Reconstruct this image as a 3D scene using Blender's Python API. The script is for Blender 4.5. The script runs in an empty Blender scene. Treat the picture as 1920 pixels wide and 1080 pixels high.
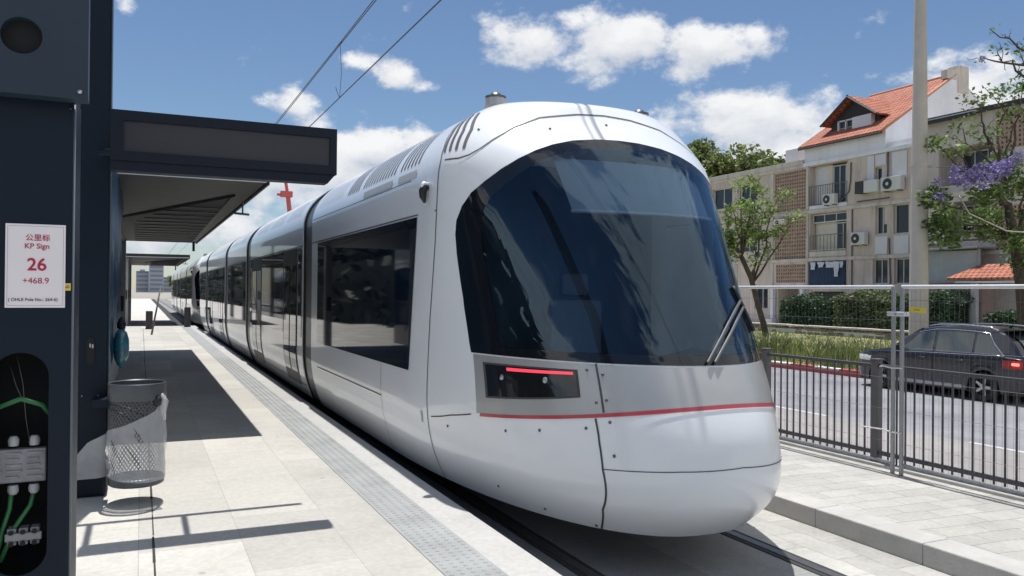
import bpy, bmesh, math, random
from mathutils import Vector, Matrix
random.seed(7)
scene = bpy.context.scene
COL = scene.collection
PI = math.pi
R = math.radians

# ------------------------------------------------------------------ camera
cam_data = bpy.data.cameras.new("camera")
cam = bpy.data.objects.new("camera", cam_data)
COL.objects.link(cam)
cam_data.sensor_width = 36.0
cam_data.lens = 36.0 * 1520.0 / 1920.0
cam_data.clip_start = 0.05
cam_data.clip_end = 6000.0
YAW, PITCH, ROLL = R(24.57), R(0.30), R(0.5)
_F = Vector((math.sin(YAW) * math.cos(PITCH), math.cos(YAW) * math.cos(PITCH), math.sin(PITCH)))
_R = Vector((math.cos(YAW), -math.sin(YAW), 0))
_U = _R.cross(_F)
_R2 = _R * math.cos(ROLL) + _U * math.sin(ROLL)
_U2 = _U * math.cos(ROLL) - _R * math.sin(ROLL)
_m = Matrix((_R2, _U2, -_F)).transposed().to_4x4()
_m.translation = Vector((0, 0, 1.9))
cam.matrix_world = _m
scene.camera = cam

# ------------------------------------------------------------------ sun, sky, exposure
SUN = Vector((0.05, 0.225, 1.0)).normalized()
sun_data = bpy.data.lights.new("sun", 'SUN')
sun_data.energy = 4.0
sun_data.angle = R(0.55)
sun_data.color = (1.0, 0.97, 0.925)
sun = bpy.data.objects.new("sun", sun_data)
sun.rotation_euler = (-SUN).to_track_quat('-Z', 'Y').to_euler()
sun.location = (0, 0, 60)
COL.objects.link(sun)
scene.view_settings.view_transform = 'Standard'
scene.view_settings.look = 'None'
scene.view_settings.gamma = 1.0
scene.view_settings.exposure = 0.38
scene.view_settings.use_curve_mapping = False

world = bpy.data.worlds.new("World")
scene.world = world
world.use_nodes = True
wt = world.node_tree
wt.nodes.clear()

class NT:
    """tiny node helper"""
    def __init__(s, t): s.t = t
    def n(s, kind, **kw):
        x = s.t.nodes.new(kind)
        for k, v in kw.items(): setattr(x, k, v)
        return x
    def l(s, a, b): s.t.links.new(a, b)
    def put(s, sock, v):
        if isinstance(v, bpy.types.NodeSocket): s.l(v, sock)
        else: sock.default_value = v
    def m(s, op, a, b=0.0, c=None, clamp=False):
        x = s.n('ShaderNodeMath', operation=op, use_clamp=clamp)
        s.put(x.inputs[0], a); s.put(x.inputs[1], b)
        if c is not None: s.put(x.inputs[2], c)
        return x.outputs[0]

# clouds: (azimuth deg from +Y towards +X, elevation deg, half width, half height, weight)
def pxcloud(px, py, rx, ry, k):
    ang = math.atan((px - 960) / 1520.0)
    el = math.degrees(math.atan((548 - py) / 1520.0 * math.cos(ang)))
    sc = math.degrees(1 / 1520.0) * math.cos(ang)
    return (math.degrees(ang) + 24.57, el, rx * sc * math.cos(ang), ry * sc, k)
CLOUDS = [pxcloud(*c) for c in [
    (1010, 78, 125, 62, 1.0), (1150, 88, 170, 66, 1.05), (1310, 78, 130, 72, 1.0), (1070, 40, 90, 50, .7), (1420, 55, 75, 50, .65), (1130, 125, 120, 40, .6),
    (1390, 232, 210, 66, 1.0), (1345, 195, 50, 36, .7), (1480, 285, 190, 62, 1.1), (1300, 320, 190, 70, .9),
    (1800, 150, 170, 62, 1.0), (1880, 190, 150, 70, .9), (1690, 150, 60, 34, .6),
    (745, 145, 62, 36, .75), (790, 165, 40, 20, .6), (655, 118, 62, 24, .62), (615, 100, 36, 18, .45),
    (545, 200, 70, 34, .8), (690, 275, 150, 62, 1.05), (600, 240, 90, 50, .75), (520, 330, 220, 70, 1.0), (640, 330, 160, 70, .9),
    (495, 75, 50, 22, .42), (575, 70, 38, 16, .36), (228, 12, 26, 26, .5), (950, 150, 50, 18, .36), (300, 430, 260, 90, .8)]]
CLOUDS += [(170, 30, 26, 13, 1.6), (115, 46, 40, 20, 2.4), (110, 20, 26, 9, 1.1),  # clouds out of view, added to lift the fill light and windscreen reflection
           (0, 72, 20, 9, .9), (75, 62, 34, 11, 1.1), (-40, 60, 24, 9, 1.1), (175, 74, 60, 8, 1.4), (160, 40, 46, 26, 2.3), (-165, 14, 32, 9, 1.9), (-95, 13, 34, 8, 1.9), (-60, 30, 18, 8, 1.2), (200, 18, 26, 9, 1.6), (-60, 22, 20, 8, 1.0), (85, 40, 16, 8, .8), (-90, 50, 14, 8, .8)]

grp = bpy.data.node_groups.new("cloud_density", 'ShaderNodeTree')
grp.interface.new_socket("Vector", in_out='INPUT', socket_type='NodeSocketVector')
grp.interface.new_socket("Density", in_out='OUTPUT', socket_type='NodeSocketFloat')
g = NT(grp)
gi = g.n('NodeGroupInput'); go = g.n('NodeGroupOutput')
sep = g.n('ShaderNodeSeparateXYZ'); g.l(gi.outputs[0], sep.inputs[0])
az = g.m('ARCTAN2', sep.outputs[0], sep.outputs[1])
el = g.m('ARCSINE', sep.outputs[2])
tot = None
for (a, e, ra, re, k) in CLOUDS:
    da = g.m('SUBTRACT', az, R(a))
    if abs(a) > 60 or e > 50:   # wrap round the back
        da = g.m('WRAP', da, PI, -PI)
    da = g.m('DIVIDE', da, R(ra)); de = g.m('DIVIDE', g.m('SUBTRACT', el, R(e)), R(re))
    d2 = g.m('SQRT', g.m('ADD', g.m('MULTIPLY', da, da), g.m('MULTIPLY', de, de)))
    v = g.m('MULTIPLY', g.m('SUBTRACT', 1.35, d2, clamp=False), k)
    v = g.m('MAXIMUM', v, 0.0)
    tot = v if tot is None else g.m('MAXIMUM', tot, v)
mp = g.n('ShaderNodeMapping'); mp.inputs['Scale'].default_value = (1, 1, 1.5)
g.l(gi.outputs[0], mp.inputs[0])
n1 = g.n('ShaderNodeTexNoise'); n1.inputs['Scale'].default_value = 13; n1.inputs['Detail'].default_value = 9; n1.inputs['Roughness'].default_value = .6
g.l(mp.outputs[0], n1.inputs['Vector'])
n2 = g.n('ShaderNodeTexNoise'); n2.inputs['Scale'].default_value = 5; n2.inputs['Detail'].default_value = 4
g.l(mp.outputs[0], n2.inputs['Vector'])
nn = g.m('ADD', g.m('MULTIPLY', g.m('SUBTRACT', n1.outputs[0], .5), 2.7), g.m('MULTIPLY', g.m('SUBTRACT', n2.outputs[0], .5), 1.0))
g.l(g.m('ADD', tot, nn), go.inputs[0])

w = NT(wt)
tc = w.n('ShaderNodeTexCoord')
nrm = w.n('ShaderNodeVectorMath', operation='NORMALIZE'); w.l(tc.outputs['Generated'], nrm.inputs[0])
d0 = w.n('ShaderNodeGroup'); d0.node_tree = grp; w.l(nrm.outputs[0], d0.inputs[0])
up = w.n('ShaderNodeVectorMath', operation='ADD'); w.l(nrm.outputs[0], up.inputs[0]); up.inputs[1].default_value = (0, 0, .022)
up2 = w.n('ShaderNodeVectorMath', operation='NORMALIZE'); w.l(up.outputs[0], up2.inputs[0])
d1 = w.n('ShaderNodeGroup'); d1.node_tree = grp; w.l(up2.outputs[0], d1.inputs[0])
cov = w.n('ShaderNodeMapRange', interpolation_type='SMOOTHSTEP'); w.l(d0.outputs[0], cov.inputs[0])
cov.inputs[1].default_value = .42; cov.inputs[2].default_value = .95
lit = w.m('ADD', .60, w.m('MULTIPLY', w.m('SUBTRACT', d0.outputs[0], d1.outputs[0]), .55), clamp=True)
cm = w.n('ShaderNodeMix', data_type='RGBA'); w.l(lit, cm.inputs[0])
cm.inputs[6].default_value = (.50, .56, .66, 1); cm.inputs[7].default_value = (1.0, 1.0, 1.0, 1)
sky = w.n('ShaderNodeTexSky'); sky.sky_type = 'NISHITA'; sky.sun_disc = False
sky.sun_elevation = math.asin(SUN.z); sky.sun_rotation = math.atan2(SUN.x, SUN.y)
sky.air_density = 1.0; sky.dust_density = .15; sky.ozone_density = 5.0
bg = w.n('ShaderNodeBackground'); w.l(sky.outputs[0], bg.inputs[0]); bg.inputs[1].default_value = .073
bc = w.n('ShaderNodeBackground'); w.l(cm.outputs[2], bc.inputs[0]); bc.inputs[1].default_value = .74
mx = w.n('ShaderNodeMixShader'); w.l(w.m('MULTIPLY', cov.outputs[0], .95), mx.inputs[0]); w.l(bg.outputs[0], mx.inputs[1]); w.l(bc.outputs[0], mx.inputs[2])
wo = w.n('ShaderNodeOutputWorld'); w.l(mx.outputs[0], wo.inputs[0])

# ------------------------------------------------------------------ materials
def mat(name, col, rough=.6, metal=0.0, coat=0.0, var=.12, rvar=.12, vscale=4.0, bump=0.0, bscale=60.0, spec=None, ior=None, emit=None, estr=0.0, hue=None, streak=0.0):
    m = bpy.data.materials.new(name); m.use_nodes = True
    t = NT(m.node_tree); b = m.node_tree.nodes['Principled BSDF']
    b.inputs['Roughness'].default_value = rough; b.inputs['Metallic'].default_value = metal
    b.inputs['Coat Weight'].default_value = coat; b.inputs['Coat Roughness'].default_value = .04
    if spec is not None: b.inputs['Specular IOR Level'].default_value = spec
    if ior is not None: b.inputs['IOR'].default_value = ior
    tcn = t.n('ShaderNodeTexCoord')
    if var > 0:
        nz = t.n('ShaderNodeTexNoise'); nz.inputs['Scale'].default_value = vscale; nz.inputs['Detail'].default_value = 6
        nz.inputs['Roughness'].default_value = .65
        t.l(tcn.outputs['Object'], nz.inputs['Vector'])
        mr = t.n('ShaderNodeMapRange'); t.l(nz.outputs[0], mr.inputs[0]); mr.inputs[1].default_value = .3; mr.inputs[2].default_value = .7
        mixn = t.n('ShaderNodeMix', data_type='RGBA'); t.l(mr.outputs[0], mixn.inputs[0])
        c2 = hue or col
        mixn.inputs[6].default_value = tuple(max(0, c * (1 - var)) for c in col) + (1,)
        mixn.inputs[7].default_value = tuple(min(1, c * (1 + var)) for c in c2) + (1,)
        cout = mixn.outputs[2]
        if streak > 0:   # rain and dirt runs down a wall
            ms_ = t.n('ShaderNodeMapping'); ms_.inputs['Scale'].default_value = (1.6, 1.6, .14); t.l(tcn.outputs['Object'], ms_.inputs[0])
            n3 = t.n('ShaderNodeTexNoise'); n3.inputs['Scale'].default_value = 1.5; n3.inputs['Detail'].default_value = 8; n3.inputs['Roughness'].default_value = .7; t.l(ms_.outputs[0], n3.inputs['Vector'])
            m3 = t.n('ShaderNodeMapRange'); t.l(n3.outputs[0], m3.inputs[0]); m3.inputs[1].default_value = .48; m3.inputs[2].default_value = .75; m3.inputs[3].default_value = 1.0; m3.inputs[4].default_value = 1 - streak
            mm = t.n('ShaderNodeMix', data_type='RGBA', blend_type='MULTIPLY'); mm.inputs[0].default_value = 1; t.l(cout, mm.inputs[6]); t.l(m3.outputs[0], mm.inputs[7]); cout = mm.outputs[2]
        t.l(cout, b.inputs['Base Color'])
        rr = t.m('ADD', rough - rvar / 2, t.m('MULTIPLY', nz.outputs[0], rvar), clamp=True); t.l(rr, b.inputs['Roughness'])
    else:
        b.inputs['Base Color'].default_value = tuple(col) + (1,)
    if bump > 0:
        nb = t.n('ShaderNodeTexNoise'); nb.inputs['Scale'].default_value = bscale; nb.inputs['Detail'].default_value = 5
        t.l(tcn.outputs['Object'], nb.inputs['Vector'])
        bp = t.n('ShaderNodeBump'); bp.inputs['Strength'].default_value = bump; bp.inputs['Distance'].default_value = .02
        t.l(nb.outputs[0], bp.inputs['Height']); t.l(bp.outputs[0], b.inputs['Normal'])
    if emit:
        b.inputs['Emission Color'].default_value = tuple(emit) + (1,); b.inputs['Emission Strength'].default_value = estr
    return m

def paved(name, col, joint, bw, bh, mortar=.008, var=.18, rough=.8, warp=0.0, rot=0.0, vscale=1.2, bump=.25, offset=.5, patch=0.0):
    """paving laid out in object coordinates: blocks bw x bh metres"""
    m = bpy.data.materials.new(name); m.use_nodes = True
    t = NT(m.node_tree); b = m.node_tree.nodes['Principled BSDF']; b.inputs['Roughness'].default_value = rough
    tcn = t.n('ShaderNodeTexCoord'); v = tcn.outputs['Object']
    if warp > 0:
        nw = t.n('ShaderNodeTexNoise'); nw.inputs['Scale'].default_value = 2.2; nw.inputs['Detail'].default_value = 3; t.l(v, nw.inputs['Vector'])
        s1 = t.n('ShaderNodeVectorMath', operation='SUBTRACT'); t.l(nw.outputs['Color'], s1.inputs[0]); s1.inputs[1].default_value = (.5, .5, .5)
        s2 = t.n('ShaderNodeVectorMath', operation='SCALE'); t.l(s1.outputs[0], s2.inputs[0]); s2.inputs['Scale'].default_value = warp
        s3 = t.n('ShaderNodeVectorMath', operation='ADD'); t.l(v, s3.inputs[0]); t.l(s2.outputs[0], s3.inputs[1]); v = s3.outputs[0]
    mpn = t.n('ShaderNodeMapping'); mpn.inputs['Rotation'].default_value = (0, 0, rot); t.l(v, mpn.inputs[0])
    br = t.n('ShaderNodeTexBrick'); t.l(mpn.outputs[0], br.inputs['Vector'])
    br.inputs['Scale'].default_value = 1.0; br.inputs['Brick Width'].default_value = bw; br.inputs['Row Height'].default_value = bh
    br.inputs['Mortar Size'].default_value = mortar; br.inputs['Mortar Smooth'].default_value = .3; br.offset = offset
    br.inputs['Color1'].default_value = tuple(c * (1 - var * .5) for c in col) + (1,)
    br.inputs['Color2'].default_value = tuple(min(1, c * (1 + var * .5)) for c in col) + (1,)
    br.inputs['Mortar'].default_value = tuple(joint) + (1,)
    nz = t.n('ShaderNodeTexNoise'); nz.inputs['Scale'].default_value = vscale; nz.inputs['Detail'].default_value = 8; nz.inputs['Roughness'].default_value = .7
    t.l(tcn.outputs['Object'], nz.inputs['Vector'])
    mr = t.n('ShaderNodeMapRange'); t.l(nz.outputs[0], mr.inputs[0]); mr.inputs[1].default_value = .3; mr.inputs[2].default_value = .72
    mr.inputs[3].default_value = 1 - var; mr.inputs[4].default_value = 1 + var * .4
    mul = t.n('ShaderNodeMix', data_type='RGBA', blend_type='MULTIPLY'); mul.inputs[0].default_value = 1
    nsp = t.n('ShaderNodeTexNoise'); nsp.inputs['Scale'].default_value = 26; nsp.inputs['Detail'].default_value = 6; t.l(tcn.outputs['Object'], nsp.inputs['Vector'])
    msp = t.n('ShaderNodeMapRange'); t.l(nsp.outputs[0], msp.inputs[0]); msp.inputs[1].default_value = .3; msp.inputs[2].default_value = .7; msp.inputs[3].default_value = .90; msp.inputs[4].default_value = 1.05
    nst = t.n('ShaderNodeTexNoise'); nst.inputs['Scale'].default_value = .45; nst.inputs['Detail'].default_value = 7; nst.inputs['Roughness'].default_value = .75; t.l(tcn.outputs['Object'], nst.inputs['Vector'])
    mst = t.n('ShaderNodeMapRange'); t.l(nst.outputs[0], mst.inputs[0]); mst.inputs[1].default_value = .52; mst.inputs[2].default_value = .72; mst.inputs[3].default_value = 1.0; mst.inputs[4].default_value = .78
    ngu = t.n('ShaderNodeTexVoronoi'); ngu.inputs['Scale'].default_value = 3.1; ngu.inputs['Randomness'].default_value = 1.0; t.l(tcn.outputs['Object'], ngu.inputs['Vector'])
    mgu = t.n('ShaderNodeMapRange'); t.l(ngu.outputs['Distance'], mgu.inputs[0]); mgu.inputs[1].default_value = .05; mgu.inputs[2].default_value = .075; mgu.inputs[3].default_value = .72; mgu.inputs[4].default_value = 1.0
    t.l(br.outputs['Color'], mul.inputs[6]); t.l(t.m('MULTIPLY', mgu.outputs[0], t.m('MULTIPLY', t.m('MULTIPLY', mr.outputs[0], msp.outputs[0]), mst.outputs[0])), mul.inputs[7])
    t.l(mul.outputs[2], b.inputs['Base Color'])
    nb = t.n('ShaderNodeTexNoise'); nb.inputs['Scale'].default_value = 45; nb.inputs['Detail'].default_value = 5; t.l(tcn.outputs['Object'], nb.inputs['Vector'])
    hh = t.m('ADD', t.m('MULTIPLY', nb.outputs[0], .35), t.m('SUBTRACT', 1.0, br.outputs['Fac']))
    bp = t.n('ShaderNodeBump'); bp.inputs['Strength'].default_value = bump; bp.inputs['Distance'].default_value = .012
    t.l(hh, bp.inputs['Height']); t.l(bp.outputs[0], b.inputs['Normal'])
    return m

def foliage(name, c1, c2, trans=.35, c3=None):
    m = bpy.data.materials.new(name); m.use_nodes = True
    t = NT(m.node_tree); b = m.node_tree.nodes['Principled BSDF']; out = m.node_tree.nodes['Material Output']
    ge = t.n('ShaderNodeNewGeometry')
    cr = t.n('ShaderNodeValToRGB'); t.l(ge.outputs['Random Per Island'], cr.inputs[0])
    cr.color_ramp.elements[0].color = tuple(c1) + (1,); cr.color_ramp.elements[1].color = tuple(c2) + (1,)
    if c3:
        e = cr.color_ramp.elements.new(.9); e.color = tuple(c2) + (1,); cr.color_ramp.elements[-1].color = tuple(c3) + (1,)
    tcn = t.n('ShaderNodeTexCoord'); npz = t.n('ShaderNodeTexNoise'); npz.inputs['Scale'].default_value = .9; npz.inputs['Detail'].default_value = 4; t.l(tcn.outputs['Object'], npz.inputs['Vector'])
    mpz = t.n('ShaderNodeMapRange'); t.l(npz.outputs[0], mpz.inputs[0]); mpz.inputs[1].default_value = .35; mpz.inputs[2].default_value = .65; mpz.inputs[3].default_value = .62; mpz.inputs[4].default_value = 1.25
    mfz = t.n('ShaderNodeMix', data_type='RGBA', blend_type='MULTIPLY'); mfz.inputs[0].default_value = 1; t.l(cr.outputs[0], mfz.inputs[6]); t.l(mpz.outputs[0], mfz.inputs[7])
    t.l(mfz.outputs[2], b.inputs['Base Color']); b.inputs['Roughness'].default_value = .55
    tr = t.n('ShaderNodeBsdfTranslucent'); t.l(mfz.outputs[2], tr.inputs[0])
    mxs = t.n('ShaderNodeMixShader'); mxs.inputs[0].default_value = trans
    t.l(b.outputs[0], mxs.inputs[1]); t.l(tr.outputs[0], mxs.inputs[2]); t.l(mxs.outputs[0], out.inputs[0])
    return m

def glassy(name, tint, ior=1.6, rough=.02, streak=0.0):
    m = bpy.data.materials.new(name); m.use_nodes = True
    t = NT(m.node_tree); t.t.nodes.remove(m.node_tree.nodes['Principled BSDF']); out = m.node_tree.nodes['Material Output']
    tr = t.n('ShaderNodeBsdfTransparent'); tr.inputs[0].default_value = tuple(tint) + (1,)
    gl = t.n('ShaderNodeBsdfGlossy'); gl.inputs['Roughness'].default_value = rough; gl.inputs[0].default_value = (.60, .82, 1, 1)
    fr = t.n('ShaderNodeFresnel'); fr.inputs[0].default_value = ior
    a = t.n('ShaderNodeMixShader'); t.l(fr.outputs[0], a.inputs[0]); t.l(tr.outputs[0], a.inputs[1]); t.l(gl.outputs[0], a.inputs[2])
    last = a
    if streak > 0:
        tcn = t.n('ShaderNodeTexCoord'); mpn = t.n('ShaderNodeMapping'); mpn.inputs['Scale'].default_value = (5, 2, .7); mpn.inputs['Rotation'].default_value = (0, R(8), 0)
        t.l(tcn.outputs['Object'], mpn.inputs[0])
        nz = t.n('ShaderNodeTexNoise'); nz.inputs['Scale'].default_value = 2.4; nz.inputs['Detail'].default_value = 7; nz.inputs['Distortion'].default_value = .6
        t.l(mpn.outputs[0], nz.inputs['Vector'])
        mr = t.n('ShaderNodeMapRange'); t.l(nz.outputs[0], mr.inputs[0]); mr.inputs[1].default_value = .5; mr.inputs[2].default_value = .8; mr.inputs[4].default_value = streak
        df = t.n('ShaderNodeBsdfDiffuse'); df.inputs[0].default_value = (.5, .58, .66, 1)
        c = t.n('ShaderNodeMixShader'); t.l(mr.outputs[0], c.inputs[0]); t.l(a.outputs[0], c.inputs[1]); t.l(df.outputs[0], c.inputs[2]); last = c
    t.l(last.outputs[0], out.inputs[0])
    return m

M = dict(
    white=mat('white_paint', (.82, .85, .89), .30, coat=.6, var=.02, vscale=1.1, rvar=.03),
    silver=mat('silver_panel', (.42, .43, .44), .34, metal=.35, coat=.3, var=.05, vscale=3),
    red=mat('red_stripe', (.46, .045, .07), .35, coat=.4, var=.05),
    seam=mat('panel_seam', (.055, .058, .064), .6, var=0),
    slot=mat('vent_slot', (.10, .10, .105), .7, var=.1),
    greystrip=mat('grey_strip', (.44, .46, .48), .5, var=.05),
    bellows=mat('bellows_grey', (.085, .09, .10), .42, var=.1, coat=.2),
    rubber=mat('black_rubber', (.012, .013, .015), .5, var=.1),
    dglass=mat('tinted_glass', (.006, .011, .022), .03, var=0, ior=1.5, spec=.42),
    frit=mat('black_frit', (.008, .010, .014), .06, var=0, ior=1.6),
    wglass=glassy('windscreen_glass', (.64, .74, .84), 1.75, .012, streak=.010),
    under=mat('underframe', (.02, .021, .023), .7, var=.2),
    cabdark=mat('cab_lining', (.07, .11, .16), .75, var=.1),
    dash=mat('dashboard', (.11, .13, .16), .6, var=.1),
    blind=mat('roller_blind', (.48, .55, .60), .8, var=.05),
    blindbar=mat('blind_bar', (.85, .88, .9), .4, var=.03),
    lamp=mat('lamp_cover', (.012, .014, .017), .08, var=0, coat=.6),
    lens=mat('lamp_lens', (.35, .37, .4), .1, metal=.6, var=0),
    redlamp=mat('red_lamp', (.6, .05, .07), .3, var=0, emit=(1, .06, .10), estr=.75),
    bolt=mat('bolt_steel', (.14, .14, .15), .4, metal=.7, var=.1),
    greyplast=mat('grey_plastic', (.40, .40, .41), .5, var=.06),
    arm=mat('wiper_arm', (.085, .09, .10), .45, var=.05),
    navy=mat('dark_blue_grey_paint', (.005, .012, .025), .45, spec=.22, coat=0, var=.10, vscale=2.5, rvar=.05),
    navy2=mat('blue_grey_plate', (.026, .042, .064), .45, spec=.25, coat=0, var=.08, vscale=2.5, rvar=.05),
    edgegrey=mat('edge_grey', (.12, .135, .16), .4, var=.05),
    hole=mat('dark_hollow', (.008, .010, .013), .8, var=.1),
    screen=mat('display_screen', (.030, .031, .042), .35, var=.03, rvar=.03),
    frame=mat('display_frame', (.008, .012, .024), .5, spec=.25, var=.06, rvar=.04),
    alu=mat('aluminium', (.55, .56, .57), .35, metal=.8, var=.05),
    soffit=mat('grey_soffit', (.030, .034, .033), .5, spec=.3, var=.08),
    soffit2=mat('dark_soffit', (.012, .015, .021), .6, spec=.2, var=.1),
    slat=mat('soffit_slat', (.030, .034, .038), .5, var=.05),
    paper=mat('sign_paper', (.80, .76, .80), .6, var=.02),
    border=mat('sign_border', (.36, .37, .52), .6, var=0),
    crimson=mat('crimson_ink', (.42, .015, .06), .6, var=0),
    ink=mat('purple_ink', (.10, .06, .13), .6, var=0),
    yellow=mat('yellow_tag', (.72, .55, .06), .5, var=.06),
    green=mat('green_cable', (.03, .16, .06), .45, var=.1),
    bar=mat('busbar', (.24, .25, .28), .45, metal=.3, var=.2, vscale=20),
    gland=mat('cable_gland', (.40, .42, .45), .45, var=.05),
    binmet=mat('bin_steel', (.085, .095, .11), .42, metal=.5, var=.1),
    bluefilm=mat('blue_film', (.004, .030, .080), .35, spec=.3, var=.4, vscale=3, hue=(.010, .065, .14)),
    teal=mat('teal_plastic', (.03, .14, .19), .25, coat=.4, var=.4, vscale=9),
    galv=mat('galvanised_steel', (.33, .34, .35), .45, metal=.5, var=.12, vscale=7),
    galvl=mat('light_galvanised_tube', (.62, .63, .64), .4, metal=.25, var=.05),
    wire=mat('mesh_wire', (.16, .17, .18), .5, metal=.4, var=0),
    rail_dark=mat('railing_paint', (.075, .072, .078), .5, var=.12),
    post_dark=mat('railing_post_paint', (.11, .105, .11), .5, var=.12),
    cable=mat('copper_cable', (.035, .037, .045), .5, var=0),
    steel=mat('rail_steel', (.18, .175, .17), .35, metal=.7, var=.15, vscale=8),
    groove=mat('rail_groove', (.03, .03, .03), .8, var=.1),
    concrete=mat('kerb_concrete', (.42, .41, .39), .85, var=.14, vscale=3, bump=.3, bscale=40),
    polec=mat('concrete_pole', (.50, .46, .40), .8, var=.08, vscale=2, bump=.15, streak=.15),
    asphalt=mat('asphalt', (.23, .23, .25), .85, var=.24, vscale=.6, bump=.5, bscale=90),
    asphalt2=mat('worn_asphalt', (.28, .265, .26), .85, var=.22, vscale=.5, bump=.5, bscale=90),
    strip=mat('pale_concrete', (.50, .50, .50), .85, var=.1, vscale=2),
    kred=mat('kerb_red', (.42, .06, .06), .7, var=.2, vscale=5),
    kwhite=mat('kerb_white', (.72, .71, .69), .7, var=.1, vscale=5),
    grassground=mat('verge_soil', (.19, .20, .085), .95, var=.4, vscale=.9, hue=(.27, .26, .12)),
    earth=mat('ground_earth', (.30, .28, .25), .95, var=.2, vscale=.05),
    stone=mat('rubble_stone', (.20, .165, .13), .9, var=.6, vscale=2.5, bump=1, bscale=6),
    stonecap=mat('stone_cap', (.50, .47, .42), .9, var=.2, vscale=4),
    bark=mat('bark', (.085, .065, .052), .9, var=.3, vscale=8, bump=.5, bscale=25),
    leaf_light=foliage('light_leaves', (.13, .22, .055), (.33, .40, .14), .45),
    leaf_mid=foliage('mid_leaves', (.06, .125, .03), (.22, .29, .09), .4),
    leaf_dark=foliage('dark_leaves', (.075, .125, .035), (.24, .28, .085), .4),
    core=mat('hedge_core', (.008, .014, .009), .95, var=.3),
    gauge_shaded=paved('shaded_gauge_concrete', (.25, .25, .245), (.17, .17, .165), 1.4, .7, .004, .25, .85, rot=PI / 2, vscale=1.3, bump=.3),  # concrete between the rails darkened to deepen the shadow under the tram nose
    leaf_unseen=foliage('unseen_hedge_leaves', (.008, .020, .016), (.022, .040, .03), .1),  # very dark leaves for the added hedges that only reflections show
    leaf_hedge=foliage('hedge_leaves', (.025, .065, .03), (.085, .15, .065), .25),
    leaf_hedgel=foliage('pale_hedge_leaves', (.05, .10, .03), (.22, .25, .11), .25),
    flower=foliage('purple_flowers', (.20, .16, .38), (.40, .34, .60), .35),
    grass=foliage('grass_blades', (.09, .14, .035), (.32, .36, .13), .4, (.62, .62, .42)),
    wallb=mat('beige_render', (.60, .51, .45), .9, var=.12, vscale=.7, bump=.3, bscale=30, streak=.35),
    wallg=mat('grey_render', (.52, .48, .44), .9, var=.12, vscale=.7, bump=.3, bscale=30, streak=.35),
    wallw=mat('white_render', (.74, .75, .79), .85, var=.07, vscale=.8, streak=.13),
    lattice=mat('lattice_block', (.38, .275, .215), .9, var=.2, vscale=3),
    trimc=mat('concrete_band', (.58, .53, .48), .9, var=.12, vscale=1.5, streak=.35),
    tile=None,
    dwin=mat('window_glass', (.03, .034, .042), .08, var=.1, vscale=.6),
    wframe=mat('window_frame', (.60, .60, .58), .5, var=.05),
    shut=mat('white_shutter', (.64, .64, .66), .6, var=.04),
    curtain=mat('curtain', (.62, .58, .50), .8, var=.08),
    iron=mat('iron_railing', (.13, .13, .135), .6, var=.1),
    dwood=mat('dark_wood', (.035, .032, .036), .7, var=.2),
    acwhite=mat('ac_casing', (.60, .60, .58), .5, var=.05),
    acdark=mat('ac_fan', (.035, .036, .04), .6, var=.1),
    cloth_navy=mat('navy_cloth', (.03, .05, .10), .9, var=.2, vscale=3),
    cloth_white=mat('white_cloth', (.62, .66, .72), .9, var=.06),
    brickr=mat('pinkish_wall', (.40, .29, .26), .9, var=.12, vscale=1.5),
    carpaint=mat('dark_grey_car_paint', (.038, .038, .046), .26, metal=.5, coat=.9, var=0),
    carglass=mat('car_glass', (.045, .06, .06), .03, var=0, ior=1.7, spec=.7),
    chrome=mat('chrome', (.75, .76, .78), .15, metal=1, var=0),
    blackpl=mat('black_plastic', (.015, .015, .016), .5, var=.1),
    alloy=mat('alloy_rim', (.55, .56, .58), .28, metal=.8, var=0),
    tyre=mat('tyre_rubber', (.018, .018, .019), .8, var=.1),
    tail=mat('tail_lamp', (.35, .012, .015), .12, var=0, coat=.6),
    brake=mat('brake_lamp', (.8, .1, .08), .2, var=0, emit=(1, .16, .12), estr=2.0),
    head=mat('head_lamp', (.75, .74, .68), .08, var=0, coat=.5),
    craner=mat('crane_red', (.55, .10, .10), .5, var=.1),
    tower=mat('hazed_tower_render', (.33, .37, .44), .8, var=.1, vscale=.05),  # wall colour lightened and blued to stand in for distance haze
    towerw=mat('tower_window', (.17, .20, .26), .3, var=.1),
    wood=mat('weathered_wood', (.14, .12, .10), .9, var=.3, vscale=10),
    bollard=mat('bollard_paint', (.045, .040, .042), .5, var=.1),
    tact=mat('tactile_grey', (.30, .31, .31), .8, var=.14, vscale=3, bump=.3, bscale=50),
    edge=paved('platform_coping', (.44, .435, .42), (.40, .39, .37), 3.0, 1.2, .004, .10, .8, rot=PI / 2, offset=0),
    plat=paved('platform_paving', (.50, .485, .445), (.36, .345, .31), 1.2, .6, .003, .22, .8, rot=PI / 2, vscale=.9, bump=.12),
    bed=paved('track_paving', (.43, .42, .395), (.30, .295, .28), .62, .24, .004, .24, .85, warp=.14, rot=PI / 2, vscale=1.6, bump=.5),
    pave=paved('pavement_blocks', (.44, .43, .40), (.27, .265, .25), .44, .20, .004, .20, .85, warp=.08, rot=R(4), vscale=1.4, bump=.5),
    farpave=paved('far_paving', (.58, .56, .53), (.45, .44, .42), 1.5, 1.5, .01, .12, .85),
)

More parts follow.
